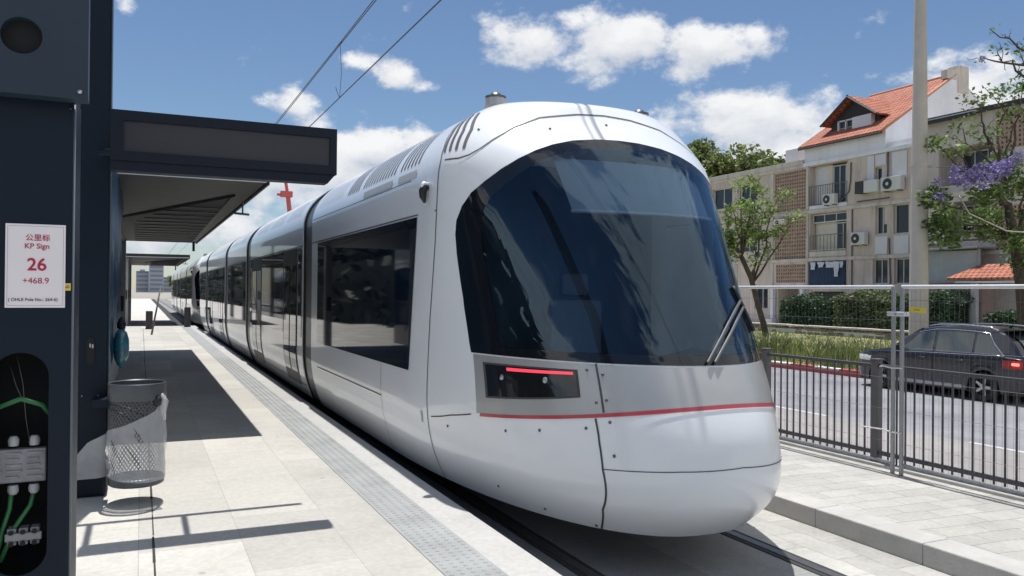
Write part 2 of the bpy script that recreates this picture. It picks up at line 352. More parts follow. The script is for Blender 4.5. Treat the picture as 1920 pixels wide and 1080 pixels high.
def make_bag():
    m = bpy.data.materials.new('clear_plastic_film'); m.use_nodes = True
    t = NT(m.node_tree); b = m.node_tree.nodes['Principled BSDF']; out = m.node_tree.nodes['Material Output']
    b.inputs['Base Color'].default_value = (.68, .70, .74, 1); b.inputs['Roughness'].default_value = .3
    tr = t.n('ShaderNodeBsdfTransparent')
    tcn = t.n('ShaderNodeTexCoord'); nz = t.n('ShaderNodeTexNoise'); nz.inputs['Scale'].default_value = 4; nz.inputs['Detail'].default_value = 3; nz.inputs['Distortion'].default_value = .6
    t.l(tcn.outputs['Object'], nz.inputs['Vector'])
    mr = t.n('ShaderNodeMapRange'); t.l(nz.outputs[0], mr.inputs[0]); mr.inputs[1].default_value = .3; mr.inputs[2].default_value = .7; mr.inputs[3].default_value = .34; mr.inputs[4].default_value = .50
    bp = t.n('ShaderNodeBump'); bp.inputs['Strength'].default_value = .6; bp.inputs['Distance'].default_value = .03; t.l(nz.outputs[0], bp.inputs['Height']); t.l(bp.outputs[0], b.inputs['Normal'])
    x = t.n('ShaderNodeMixShader'); t.l(mr.outputs[0], x.inputs[0]); t.l(tr.outputs[0], x.inputs[1]); t.l(b.outputs[0], x.inputs[2]); t.l(x.outputs[0], out.inputs[0])
    return m
M['bag'] = make_bag()

def make_tile():
    m = bpy.data.materials.new('red_roof_tile'); m.use_nodes = True
    t = NT(m.node_tree); b = m.node_tree.nodes['Principled BSDF']; b.inputs['Roughness'].default_value = .8
    tcn = t.n('ShaderNodeTexCoord')
    mpn = t.n('ShaderNodeMapping'); mpn.inputs['Rotation'].default_value = (0, 0, PI / 2); t.l(tcn.outputs['Object'], mpn.inputs[0])
    br = t.n('ShaderNodeTexBrick'); t.l(mpn.outputs[0], br.inputs[0]); br.inputs['Scale'].default_value = 1
    br.inputs['Brick Width'].default_value = .25; br.inputs['Row Height'].default_value = .33; br.inputs['Mortar Size'].default_value = .035; br.inputs['Mortar Smooth'].default_value = .6
    br.inputs['Color1'].default_value = (.40, .13, .075, 1); br.inputs['Color2'].default_value = (.50, .185, .11, 1); br.inputs['Mortar'].default_value = (.17, .055, .04, 1)
    nz = t.n('ShaderNodeTexNoise'); nz.inputs['Scale'].default_value = 1.2; nz.inputs['Detail'].default_value = 6; t.l(tcn.outputs['Object'], nz.inputs['Vector'])
    mr = t.n('ShaderNodeMapRange'); t.l(nz.outputs[0], mr.inputs[0]); mr.inputs[3].default_value = .7; mr.inputs[4].default_value = 1.25
    mu = t.n('ShaderNodeMix', data_type='RGBA', blend_type='MULTIPLY'); mu.inputs[0].default_value = 1; t.l(br.outputs[0], mu.inputs[6]); t.l(mr.outputs[0], mu.inputs[7])
    t.l(mu.outputs[2], b.inputs['Base Color'])
    bp = t.n('ShaderNodeBump'); bp.inputs['Strength'].default_value = .8; bp.inputs['Distance'].default_value = .05
    t.l(t.m('SUBTRACT', 1.0, br.outputs['Fac']), bp.inputs['Height']); t.l(bp.outputs[0], b.inputs['Normal'])
    return m
M['tile'] = make_tile()

# ------------------------------------------------------------------ mesh helpers
class MB:
    """collects shapes; build() links them as ONE mesh object"""
    def __init__(s): s.v = []; s.f = []; s.mi = []; s.cur = 0
    def add(s, vs, fs):
        o = len(s.v); s.v += [tuple(v) for v in vs]
        for f in fs: s.f.append(tuple(i + o for i in f)); s.mi.append(s.cur)
        return s
    def box(s, x0, x1, y0, y1, z0, z1, bv=0.0):
        if bv <= 0:
            return s.add([(x0, y0, z0), (x1, y0, z0), (x1, y1, z0), (x0, y1, z0), (x0, y0, z1), (x1, y0, z1), (x1, y1, z1), (x0, y1, z1)],
                         [(0, 3, 2, 1), (4, 5, 6, 7), (0, 1, 5, 4), (1, 2, 6, 5), (2, 3, 7, 6), (3, 0, 4, 7)])
        bm = bmesh.new(); r = bmesh.ops.create_cube(bm, size=1)
        for v in bm.verts: v.co = Vector(((x0 + x1) / 2 + v.co.x * (x1 - x0), (y0 + y1) / 2 + v.co.y * (y1 - y0), (z0 + z1) / 2 + v.co.z * (z1 - z0)))
        bmesh.ops.bevel(bm, geom=bm.edges[:], offset=bv, segments=2, affect='EDGES', profile=.5)
        bm.verts.index_update()
        s.add([v.co for v in bm.verts], [[v.index for v in f.verts] for f in bm.faces]); bm.free(); return s
    def tube(s, path, r, seg=8, cap=True, flat=1.0):
        P = [Vector(p) for p in path]; n = len(P)
        rr = r if isinstance(r, (list, tuple)) else [r] * n
        vs = []; fs = []
        t0 = (P[1] - P[0]).normalized(); a = Vector((0, 0, 1)) if abs(t0.z) < .9 else Vector((1, 0, 0))
        b1 = t0.cross(a).normalized()
        for i in range(n):
            t = (P[min(i + 1, n - 1)] - P[max(i - 1, 0)]).normalized()
            b1 = (b1 - t * b1.dot(t)).normalized(); b2 = t.cross(b1)
            for k in range(seg):
                an = 2 * PI * k / seg
                vs.append(P[i] + b1 * math.cos(an) * rr[i] + b2 * math.sin(an) * rr[i] * flat)
        for i in range(n - 1):
            for k in range(seg):
                k2 = (k + 1) % seg
                fs.append((i * seg + k, i * seg + k2, (i + 1) * seg + k2, (i + 1) * seg + k))
        if cap: fs.append(tuple(range(seg))[::-1]); fs.append(tuple((n - 1) * seg + k for k in range(seg)))
        return s.add(vs, fs)
    def lathe(s, prof, seg=24, c=(0, 0, 0), axis='z', cap=True):
        vs = []; fs = []; n = len(prof)
        for (r, h) in prof:
            for k in range(seg):
                a = 2 * PI * k / seg
                p = (math.cos(a) * r, math.sin(a) * r, h)
                if axis == 'x': p = (p[2], p[0], p[1])
                if axis == 'y': p = (p[1], p[2], p[0])
                vs.append((c[0] + p[0], c[1] + p[1], c[2] + p[2]))
        for i in range(n - 1):
            for k in range(seg):
                k2 = (k + 1) % seg; fs.append((i * seg + k, i * seg + k2, (i + 1) * seg + k2, (i + 1) * seg + k))
        if cap: fs.append(tuple(range(seg))[::-1]); fs.append(tuple((n - 1) * seg + k for k in range(seg)))
        return s.add(vs, fs)
    def grid(s, rows, closed=False):
        n = len(rows); m = len(rows[0]); vs = [p for r in rows for p in r]; fs = []
        for i in range(n - 1):
            for j in range(m - 1 + (1 if closed else 0)):
                j2 = (j + 1) % m; fs.append((i * m + j, i * m + j2, (i + 1) * m + j2, (i + 1) * m + j))
        return s.add(vs, fs)
    def prism(s, poly, axis, d0, d1):
        """poly of 2-D points extruded along axis ('x': (y,z), 'y': (x,z), 'z': (x,y))"""
        def P(p, d): return {'x': (d, p[0], p[1]), 'y': (p[0], d, p[1]), 'z': (p[0], p[1], d)}[axis]
        n = len(poly); vs = [P(p, d0) for p in poly] + [P(p, d1) for p in poly]
        fs = [tuple(range(n))[::-1], tuple(range(n, 2 * n))] + [(i, (i + 1) % n, n + (i + 1) % n, n + i) for i in range(n)]
        return s.add(vs, fs)
    def build(s, name, m, parent=None, smooth=None, loc=None):
        me = bpy.data.meshes.new(name); me.from_pydata([tuple(v) for v in s.v], [], s.f)
        ms = m if isinstance(m, (list, tuple)) else [m]
        for x in ms: me.materials.append(x)
        if len(ms) > 1:
            for p, i in zip(me.polygons, s.mi): p.material_index = i
        bm = bmesh.new(); bm.from_mesh(me); bmesh.ops.recalc_face_normals(bm, faces=bm.faces[:]) if smooth != 'keep' else None
        bm.to_mesh(me); bm.free()
        if smooth:
            for p in me.polygons: p.use_smooth = True
            if smooth != True and smooth != 'keep':
                try: me.set_sharp_from_angle(angle=R(smooth))
                except Exception: pass
        me.update()
        o = bpy.data.objects.new(name, me); COL.objects.link(o)
        if parent: o.parent = parent
        if loc: o.location = loc
        return o

def tag(o, label, cat, group=None):
    o['label'] = label; o['category'] = cat
    if group: o['group'] = group
    return o
def thing(name, label, cat, loc=(0, 0, 0), rz=0.0, group=None):
    o = bpy.data.objects.new(name, None); COL.objects.link(o); o.location = loc; o.rotation_euler = (0, 0, rz)
    o.empty_display_size = .2
    return tag(o, label, cat, group)
def struct(o, kind='structure'):
    o['kind'] = kind; return o
def copy_tree(o, parent=None):
    c = o.copy(); COL.objects.link(c)
    if parent: c.parent = parent
    for ch in list(o.children): copy_tree(ch, c)
    return c
def lerp(a, b, t): return a + (b - a) * t
def interp(x, xs, ys):
    if x <= xs[0]: return ys[0]
    for i in range(len(xs) - 1):
        if x <= xs[i + 1]: return lerp(ys[i], ys[i + 1], (x - xs[i]) / (xs[i + 1] - xs[i]))
    return ys[-1]
def pchip(xk, yk, x):
    n = len(xk)
    h = [xk[i + 1] - xk[i] for i in range(n - 1)]; d = [(yk[i + 1] - yk[i]) / h[i] for i in range(n - 1)]
    m = [d[0]] + [(d[i - 1] * h[i] + d[i] * h[i - 1]) / (h[i - 1] + h[i]) for i in range(1, n - 1)] + [d[-1]]
    i = 0
    while i < n - 2 and x > xk[i + 1]: i += 1
    t = (x - xk[i]) / h[i]
    return (2*t**3-3*t**2+1)*yk[i]+(t**3-2*t**2+t)*h[i]*m[i]+(-2*t**3+3*t**2)*yk[i+1]+(t**3-t**2)*h[i]*m[i+1]

# ================================================================== THE SETTING
XC = 3.53                      # track centre
struct(MB().add([(-3000, -3000, -.62), (3000, -3000, -.62), (3000, 3000, -.62), (-3000, 3000, -.62)], [(0, 1, 2, 3)]).build('ground', M['earth']))
struct(MB().box(-9, 1.9, -8, 38.5, -.2, .3).build('platform', M['plat']))
struct(MB().box(1.9, 2.18, -8, 38.5, -.2, .3).build('platform_edge', M['edge']))
tb = MB().box(1.57, 1.898, -8, 38.45, .298, .305)
for i in range(int(30 / .062)):
    y = 1.5 + i * .062
    if y > 20: break
    for k in range(5):
        x = 1.605 + k * .0645; r1, r2, h = .017, .011, .0045
        vs = [(x + r1 * math.cos(a), y + r1 * math.sin(a), .3048) for a in [q * PI / 3 for q in range(6)]] + [(x + r2 * math.cos(a), y + r2 * math.sin(a), .305 + h) for a in [q * PI / 3 for q in range(6)]]
        tb.add(vs, [(q, (q + 1) % 6, 6 + (q + 1) % 6, 6 + q) for q in range(6)] + [tuple(range(6, 12))])
struct(tb.build('tactile_paving', M['tact']))
# expansion joint with dirt along the platform
jt = MB()
random.seed(3); y = 3.2
while y < 36:
    L = random.uniform(.25, .7); wd = random.uniform(.004, .009); xx = .085 + random.uniform(-.004, .004)
    jt.add([(xx - wd, y, .304), (xx + wd, y, .304), (xx + wd * .8, y + L, .304), (xx - wd * .8, y + L, .304)], [(0, 1, 2, 3)]); y += L + random.uniform(0, .05)
struct(jt.build('platform_joint', M['groove']))
struct(MB().box(-9, 1.6, 38.5, 170, -.3, .06).build('far_pavement', M['farpave']))
struct(MB().box(1.6, 2.18, 38.5, 170, -.3, -.02).add([], []).build('dark_track_strip', M['under']))  # dark strip beside the far track
struct(MB().box(4.36, 5.03, -10, 170, -.3, 0).build('track_bed', M['bed']))
struct(MB().box(2.18, 4.355, -10, 170, -.3, -.002).build('track_slab', M['gauge_shaded']))
for sx in (-1, 1):
    x = XC + sx * .755
    rl = MB().box(x - .035, x + .035, -10, 170, -.05, .008)
    struct(rl.build('rail', M['steel']))
    gv = MB()
    gv.box(x - .085 * (1 if sx > 0 else 1), x - .04, -10, 170, -.05, .004).box(x + .04, x + .075, -10, 170, -.05, .0045)
    struct(gv.build('rail_groove', M['groove']))
kb = MB()
for i in range(-10, 60):
    kb.box(5.03, 5.30, i * 1.0 + .0015, i * 1.0 + .9985, -.1, .155, .010)
struct(kb.build('kerb', M['concrete']))
struct(MB().box(5.30, 6.85, -10, 170, -.2, .15).build('pavement', M['pave']))
struct(MB().box(6.85, 7.08, -10, 170, -.6, .185, .01).build('railing_kerb', M['concrete']))
struct(MB().box(7.08, 7.9, -10, 170, -.6, -.36).build('gutter_strip', M['strip']))
rd = MB()
struct(MB().box(7.9, 12.4, -20, 170, -.61, -.5).build('road_near_lane', M['asphalt2']))
struct(MB().box(12.4, 19.0, -20, 170, -.61, -.5).build('road', M['asphalt']))
ln = MB()
for i in range(-3, 20):
    ln.add([(12.34, i * 6, -.496), (12.46, i * 6, -.496), (12.46, i * 6 + 3, -.496), (12.34, i * 6 + 3, -.496)], [(0, 1, 2, 3)])
struct(ln.build('lane_marking', M['strip']))
k2 = MB(); k2.cur = 0
for i in range(0, 90):
    k2.cur = 0; k2.box(19.0, 19.25, i * 1.0 + .003, i * 1.0 + .997, -.6, -.36, .012)
    k2.cur = 0 if i % 2 else 1; k2.box(19.006, 19.244, i * 1.0 + .003, i * 1.0 + .997, -.359, -.31, .01)
struct(k2.build('painted_kerb', [M['kred'], M['kwhite']]))
vg = MB(); rows = []
random.seed(5)
for i in range(60):
    yy = -10 + i * 3.0; rows.append([(x, yy, lerp(-.34, -.12, (x - 19.25) / 11.75) + (random.uniform(-.05, .06) if 19.3 < x < 30.9 else 0)) for x in (19.25, 20.5, 22, 24, 26, 28, 31.0)])
struct(vg.grid(rows).build('verge', M['grassground'], smooth=True))
struct(MB().box(31.0, 60, -20, 170, -.6, .12).build('yard', M['strip']))

# tall grass and weeds on the verge: nobody could count them
random.seed(11)
gm = MB()
def blade(x, y, z, h, wd, lean):
    a = random.uniform(0, PI); dx, dy = math.cos(a) * wd, math.sin(a) * wd; lx, ly = random.uniform(-lean, lean), random.uniform(-lean, lean)
    gm.add([(x - dx, y - dy, z), (x + dx, y + dy, z), (x + lx * .5 + dx * .6, y + ly * .5 + dy * .6, z + h * .6), (x + lx, y + ly, z + h), (x + lx * .5 - dx * .6, y + ly * .5 - dy * .6, z + h * .6)], [(0, 1, 2, 3, 4)])
for i in range(520):
    cx, cy = 19.5 + abs(random.gauss(0, 2.6)), random.uniform(14, 36)
    if cx > 30: continue
    hh = random.uniform(.25, .85) * (1 if cx < 23 else .5); z = lerp(-.34, -.12, (cx - 19.25) / 11.75)
    for k in range(random.randint(14, 34)):
        blade(cx + random.gauss(0, .22), cy + random.gauss(0, .22), z - .03, hh * random.uniform(.5, 1.15), random.uniform(.008, .022), .22)
for i in range(9000):
    cx, cy = random.uniform(19.4, 30.8), random.uniform(12, 42); z = lerp(-.34, -.12, (cx - 19.25) / 11.75)
    blade(cx, cy, z - .02, random.uniform(.08, .22), random.uniform(.01, .025), .12)
for i in range(40):      # seed heads and pale flowers among the weeds
    cx, cy = 19.8 + abs(random.gauss(0, 1.6)), random.uniform(15, 34); z = lerp(-.34, -.12, (cx - 19.25) / 11.75)
    for k in range(26): blade(cx + random.gauss(0, .12), cy + random.gauss(0, .12), z + random.uniform(.1, .55), random.uniform(.08, .3), random.uniform(.02, .05), .25)
struct(gm.build('grass', M['grass'], smooth='keep'), 'stuff')

# low rubble wall
sw = thing('stone_wall', 'low rubble stone wall with pale capping along the grass verge', 'wall', (31.2, 30, -.1))
mb = MB(); random.seed(8)
y = -10.0
while y < 22:
    L = random.uniform(.25, .6)
    for z0, z1 in ((-.06, .14), (.14, .33)):
        d = random.uniform(-.05, .05); mb.box(-.2 + d, .2, y + .012, y + L - .012, z0 + .006, z1 + random.uniform(-.03, .02), .04)
    y += L
mb.box(-.12, .19, -10, 22, -.1, .30)
mb.build('rubble', M['stone'], sw, smooth=40)
cp = MB(); y = -10
while y < 22:
    L = random.uniform(.8, 1.4); cp.box(-.24, .24, y + .01, y + L - .01, .345, .43 + random.uniform(-.01, .02), .02); y += L
cp.build('capping', M['stonecap'], sw)

# ================================================================== THE TRAM
TY0 = 4.16
ZK = [.22, .5, .85, 1.2, 1.5, 1.9, 2.3, 2.7, 3.0, 3.3, 3.5]
YK = [4.50, 4.18, 4.13, 4.25, 4.415, 4.675, 4.956, 5.265, 5.52, 5.82, 5.97]
ZS, ZT, EE, TUCK, WW = 2.843, 3.66, 2.078, .19, 1.317
def y0z(z):
    y = pchip(ZK, YK, min(z, 3.5)) - TY0
    return y + max(0, z - 3.5) * 8
def Lz(z): return interp(z, [.2, 1.8, 3.4], [3.95, 2.323, .512])
def nz_(z): return interp(z, [.2, .9, 1.8, 3.4], [2.45, 2.1, 2.03, 2.195])
def wz(z):
    s = min(max((z - ZS) / (ZT - ZS), 0), 1)
    w = WW * (1 - s ** EE) ** (1 / EE)
    b = min(max((1.0 - z) / .8, 0), 1)
    return w - TUCK * b * b
def zroof(x):
    return ZS + (ZT - ZS) * (max(0, 1 - (abs(x) / WW) ** EE)) ** (1 / EE)
def S(a, z):
    n = nz_(z); s, c = math.sin(a), math.cos(a)
    return Vector((wz(z) * math.copysign(abs(s) ** (2 / n), s), y0z(z) + Lz(z) * (1 - max(c, 0) ** (2 / n)), z))
def a_of_u(u, z):
    r = min(1.0, abs(u) / max(wz(z), 1e-4)); return math.copysign(math.asin(min(1, r ** (nz_(z) / 2))), u)
def Su(u, z, off=0.0):
    a = a_of_u(u, z); a = max(-1.553, min(1.553, a)); p = S(a, z)
    if off:
        e = .004; zz = min(max(z, .23), 3.64)
        du = S(a + e, zz) - S(a - e, zz); dz = S(a, zz + e) - S(a, zz - e); nn = du.cross(dz).normalized()
        p = p + nn * off
    return p
def Ss(side, y, z, off=0.0):
    """point on the shell at length y from the nose tip on one side"""
    n = nz_(z); yy = (y - y0z(z)) / Lz(z)
    def pt(y, z):
        q = (y - y0z(z)) / Lz(z); w = wz(z); n = nz_(z)
        if q >= 1: return Vector((side * w, y, z))
        c = max(0, 1 - max(q, 0)) ** (n / 2); sn = math.sqrt(max(0, 1 - c * c))
        return Vector((side * w * sn ** (2 / n), y, z))
    p = pt(y, z)
    if off:
        e = .01; dy = pt(y + e, z) - pt(y - e, z); dz = pt(y, min(z + e, 3.655)) - pt(y, z - e)
        nn = dy.cross(dz).normalized()
        if nn.x * side < 0 and abs(nn.x) > .05: nn = -nn
        elif nn.z < 0 and abs(nn.x) <= .05: nn = -nn
        p = p + nn * off
    return p
def strip_on(mb, pts, wd, up=None):
    """flat band of width wd along 3-D points given with normals (p, n)"""
    n = len(pts); vs = []; fs = []
    for i in range(n):
        t = (pts[min(i + 1, n - 1)][0] - pts[max(i - 1, 0)][0]).normalized(); b = t.cross(pts[i][1]).normalized() * (wd / 2)
        vs += [pts[i][0] - b, pts[i][0] + b]
    for i in range(n - 1): fs.append((2 * i, 2 * i + 1, 2 * i + 3, 2 * i + 2))
    mb.add(vs, fs)
def line_u(mb, uz, wd, off=.004, sub=10):
    pts = []
    for i in range(len(uz) - 1):
        for k in range(sub + (1 if i == len(uz) - 2 else 0)):
            t = k / sub; u, z = lerp(uz[i][0], uz[i + 1][0], t), lerp(uz[i][1], uz[i + 1][1], t)
            p0 = Su(u, z); p = Su(u, z, off); pts.append((p, (p - p0).normalized()))
    strip_on(mb, pts, wd)
def line_s(mb, side, yz, wd, off=.004, sub=8):
    pts = []
    for i in range(len(yz) - 1):
        for k in range(sub + (1 if i == len(yz) - 2 else 0)):
            t = k / sub; y, z = lerp(yz[i][0], yz[i + 1][0], t), lerp(yz[i][1], yz[i + 1][1], t)
            p0 = Ss(side, y, z); p = Ss(side, y, z, off); pts.append((p, (p - p0).normalized()))
    strip_on(mb, pts, wd)
def patch_u(mb, f, nu, nv, off):
    """grid patch: f(s,t) -> (u,z)"""
    mb.grid([[Su(*f(i / nu, j / nv), off) for i in range(nu + 1)] for j in range(nv + 1)])
def patch_s(mb, side, f, nu, nv, off):
    mb.grid([[Ss(side, *f(i / nu, j / nv), off) for i in range(nu + 1)] for j in range(nv + 1)])

WSO = [(0, 3.142), (.20, 3.135), (.42, 3.108), (.60, 3.062), (.74, 3.008), (.88, 2.935), (1.0, 2.855), (1.10, 2.765), (1.175, 2.68), (1.218, 2.58), (1.24, 2.47), (1.243, 2.36), (1.236, 2.2), (1.222, 2.0),
       (1.210, 1.85), (1.20, 1.65), (1.193, 1.5), (1.188, 1.43)]
half = []
for i in range(len(WSO) - 1):
    for k in range(3): half.append((lerp(WSO[i][0], WSO[i + 1][0], k / 3), lerp(WSO[i][1], WSO[i + 1][1], k / 3)))
half.append(WSO[-1])
bot = [(lerp(1.188, -1.188, k / 26), 1.43 - .01 * (1 - (k / 13 - 1) ** 2)) for k in range(1, 26)]
LOOP = half + bot + [(-u, z) for (u, z) in half[::-1][:-1]]
CEN = (0.0, 2.2)
def lp(k, f): u, z = LOOP[k % len(LOOP)]; return (CEN[0] + (u - CEN[0]) * f, CEN[1] + (z - CEN[1]) * f)
def in_loop(u, z, f):
    x, y = (u - CEN[0]) / f, (z - CEN[1]) / f; x += CEN[0]; y += CEN[1]; c = False; n = len(LOOP)
    for i in range(n):
        x1, y1 = LOOP[i]; x2, y2 = LOOP[(i + 1) % n]
        if (y1 > y) != (y2 > y) and x < (x2 - x1) * (y - y1) / (y2 - y1) + x1: c = not c
    return c
def zstripe(u): return 1.165 - .15 * u * u

def cab_shell(length, parent):
    zs = [.275 + (ZS - .275) * i / 76 for i in range(77)] + [ZS + (ZT - ZS) * math.sin(i / 30 * PI / 2) for i in range(1, 31)]
    zs[-1] = ZT - .0006
    cols = 104; rows = []
    for z in zs:
        r = []
        L0 = y0z(z) + Lz(z)
        for k in range(6, 0, -1): r.append(Vector((-wz(z), lerp(min(L0, length - .01), length, (k / 6)), z)))
        for j in range(cols + 1):
            p = S(-PI / 2 + PI * j / cols, z); p.y = min(p.y, length - .01); r.append(p)
        for k in range(1, 7): r.append(Vector((wz(z), lerp(min(L0, length - .01), length, (k / 6)), z)))
        rows.append(r)
    n, m = len(rows), len(rows[0]); vs = [p for r in rows for p in r]; fs = []
    for i in range(n - 1):
        for j in range(m - 1):
            c = (rows[i][j] + rows[i + 1][j + 1]) / 2
            if 6 <= j < 6 + cols and 1.35 < c.z < 3.2 and c.y < 2.6 and in_loop(c.x, c.z, .962): continue
            fs.append((i * m + j, i * m + j + 1, (i + 1) * m + j + 1, (i + 1) * m + j))
    mb = MB(); mb.add(vs, fs)
    mb.add(rows[0], [tuple(range(m))])
    return mb.build('cab_shell', M['white'], parent, smooth=35)

def shell(y0, y1, name, m, parent, sc=1.0, ribs=0):
    zs = [.275 + (ZS - .275) * i / 16 for i in range(17)] + [ZS + (ZT - ZS) * math.sin(i / 16 * PI / 2) for i in range(1, 17)]
    zs[-1] = ZT - .0006
    prof = [(-wz(z), z) for z in zs] + [(wz(z), z) for z in zs[::-1]]
    ny = max(2, ribs * 2 + 1) if ribs else 2
    rows = []
    for i in range(ny):
        y = lerp(y0, y1, i / (ny - 1)); s = sc - (.018 if ribs and i % 2 else 0)
        rows.append([(x * s, y, .22 + (z - .22) * (1 - (1 - s) * .45)) for x, z in prof])
    mb = MB(); mb.grid(rows, closed=True)
    k = len(prof); mb.add(rows[0], [tuple(range(k))]); mb.add(rows[-1], [tuple(range(k))[::-1]])
    return mb.build(name, m, parent, smooth=35)

def windscreen(parent, detail=True):
    n = len(LOOP)
    fr = MB(); fr.grid([[Su(*lp(k, f), .006 if f > .95 else .0045) for k in range(n)] for f in (1.0, .985, .965, .94, .915)], closed=True)
    root = fr.build('windscreen', M['frit'], parent, smooth=True)
    gl = MB(); fs = [.918 * (1 - (i / 20) ** 1.0) for i in range(20)]
    gl.grid([[Su(*lp(k, f), .005) for k in range(n)] for f in fs], closed=True)
    c = Su(*CEN, .005); base = len(gl.v); gl.add([c], []); b0 = (len(fs) - 1) * n
    for k in range(n): gl.f.append((b0 + k, b0 + (k + 1) % n, base)); gl.mi.append(0)
    gl.build('glass_pane', M['wglass'], root, smooth=True)
    if detail:
        for path in (((-.10, 1.43), (-.01, 1.514), (.095, 1.6), (.215, 1.687), (.375, 1.778), (.55, 1.85)), ((-.045, 1.43), (.05, 1.512), (.18, 1.608), (.35, 1.714), (.56, 1.80))):
            p = [Su(u, z, .028) for u, z in path]
            wp = MB(); wp.tube(p, [.011] * len(p), 6)
            wp.build('wiper_arm', M['arm'], root)
        bl = MB(); bl.tube([Su(lerp(.50, .60, t), lerp(1.95, 1.62, t), .02) for t in [i / 8 for i in range(9)]], .016, 6)
        bl.build('wiper_blade', M['rubber'], root, smooth=True)
    return root

def make_tram():
    root = thing('tram', '', 'tram', (XC, TY0, 0), 0, 'white trams coupled on the track')
    cab_shell(7.57, root)
    windscreen(root)
    # cab interior
    ci = MB(); ci.box(-1.1, 1.1, 2.62, 2.68, .6, 3.08).box(-.75, .75, 1.5, 2.6, .6, .64)
    ci.build('cab_bulkhead', M['cabdark'], root)
    da = MB(); rows = []
    for t, zz, inset in ((0, 1.36, .06), (.5, 1.40, .35), (1, 1.30, .75), (1, .6, .78)):
        rows.append([Su(u, 1.40, 0) + Vector((-u * .06, inset, zz - 1.40)) for u in [lerp(-1.17, 1.17, i / 30) for i in range(31)]])
    da.grid(rows); da.build('dashboard', M['dash'], root, smooth=40)
    se = MB(); se.box(-.28, .28, 1.75, 2.25, .95, 1.08, .05).box(-.27, .27, 2.15, 2.3, 1.05, 1.85, .06).box(-.14, .14, 2.18, 2.28, 1.87, 2.08, .04)
    se.build('driver_seat', M['dash'], root, smooth=40)
    bl = MB(); bl.grid([[Su(u, z, -.07) for u in [lerp(-.62, .84, i / 24) for i in range(25)]] for z in [lerp(2.56, 3.0, j / 8) for j in range(9)]])
    b = bl.build('roller_blind', M['blind'], root, smooth=True)
    bb = MB(); bb.tube([Su(lerp(-.63, .85, i / 24), 2.545, -.065) for i in range(25)], .016, 6); bb.build('blind_rail', M['blindbar'], b, smooth=True)
    # silver band, red stripe
    sb = MB(); patch_u(sb, lambda s, t: (lerp(-1.183 + .012 * (1 - t), 1.183 - .012 * (1 - t), s), lerp(zstripe(lerp(-1.18, 1.18, s)) + .012, 1.419 - .01 * (1 - (2 * s - 1) ** 2), t)), 80, 6, .0035)
    sb.build('silver_band', M['silver'], root, smooth=True)
    st = MB(); patch_u(st, lambda s, t: (lerp(-1.16, 1.16, s), zstripe(lerp(-1.16, 1.16, s)) + lerp(-.014, .010, t)), 80, 3, .0065)
    st.build('red_stripe', M['red'], root, smooth=True)
    for sd in (-1, 1):
        Q = [(-1.140, 1.108), (-.812, 1.192), (-.806, 1.366), (-1.148, 1.360)]
        def qf(s, t, e=0):
            a = (lerp(Q[0][0], Q[1][0], s), lerp(Q[0][1], Q[1][1], s)); b_ = (lerp(Q[3][0], Q[2][0], s), lerp(Q[3][1], Q[2][1], s))
            return (-sd * lerp(a[0], b_[0], t) * 1.0 * (1 if sd < 0 else 1), lerp(a[1], b_[1], t)) if sd > 0 else (lerp(a[0], b_[0], t), lerp(a[1], b_[1], t))
        h = MB(); patch_u(h, lambda s, t: qf(lerp(-.015, 1.015, s), lerp(-.03, 1.03, t)), 14, 5, .0055)
        hl = h.build('headlight', M['seam'], root, smooth=True)
        h2 = MB(); patch_u(h2, lambda s, t: qf(lerp(.01, .99, s), lerp(.03, .97, t)), 14, 5, .0085)
        h2.build('lamp_cover', M['lamp'], hl, smooth=True)
        h3 = MB(); patch_u(h3, lambda s, t: qf(lerp(.22, .96, s), lerp(.83, .93, t)), 14, 2, .0115)
        h3.build('light_strip', M['redlamp'], hl, smooth=True)
        for s_, t_ in ((.16, .62), (.62, .60)):
            c = Su(*qf(s_, t_), .010); nn = (c - Su(*qf(s_, t_))).normalized()
            ls = MB(); ls.lathe([(.002, .012), (.022, .006), (.03, -.002)], 14)
            o = ls.build('lens', M['lens'], hl, smooth=True); o.location = c; o.rotation_euler = nn.to_track_quat('Z', 'Y').to_euler(); o.scale = (.8, .8, .8)
    # seams
    sm = MB()
    line_u(sm, [(-.715, 1.418), (-.718, 1.27), (-.72, zstripe(.72) + .015)], .014, .006, 5)
    line_u(sm, [(-.758, zstripe(.75) - .02), (-.75, .9), (-.742, .73), (-.70, .45), (-.63, .28)], .014)
    line_u(sm, [(-.742, .735), (-.4, .765), (0, .785), (.4, .765), (.742, .735)], .006)
    line_u(sm, [(.742, .735), (.758, zstripe(.75) - .02)], .014)
    for sd in (-1, 1):
        line_s(sm, sd, [(2.17, 2.978), (2.22, 2.6), (2.26, 2.3), (2.38, 1.7), (2.46, 1.1), (2.48, .83), (2.50, .5), (2.5, .285)], .012)
        line_u(sm, [(sd * 1.185, zstripe(1.185) - .004), (sd * 1.235, .90), (sd * 1.273, .838)], .010)
        line_u(sm, [(sd * 1.277, 2.978), (sd * 1.22, 2.972), (sd * 1.165, 2.99), (sd * 1.09, 3.04), (sd * 1.0, 3.11), (sd * .82, 3.225), (sd * .59, 3.325), (sd * .26, 3.378), (sd * .0, 3.392)], .013)
        line_s(sm, sd, [(2.17, 2.975), (2.20, 3.1), (2.28, 3.25), (2.45, 3.4), (2.6, 3.48)], .010)
        line_s(sm, sd, [(2.22, 2.575), (7.57, 2.575)], .012)
        line_s(sm, sd, [(3.85, .85), (7.12, .85)], .011); line_s(sm, sd, [(3.85, 1.18), (3.85, .3)], .007)
        line_s(sm, sd, [(2.9, 2.90), (7.5, 2.90)], .006)
    sm.build('panel_seam', M['seam'], root, smooth=True)
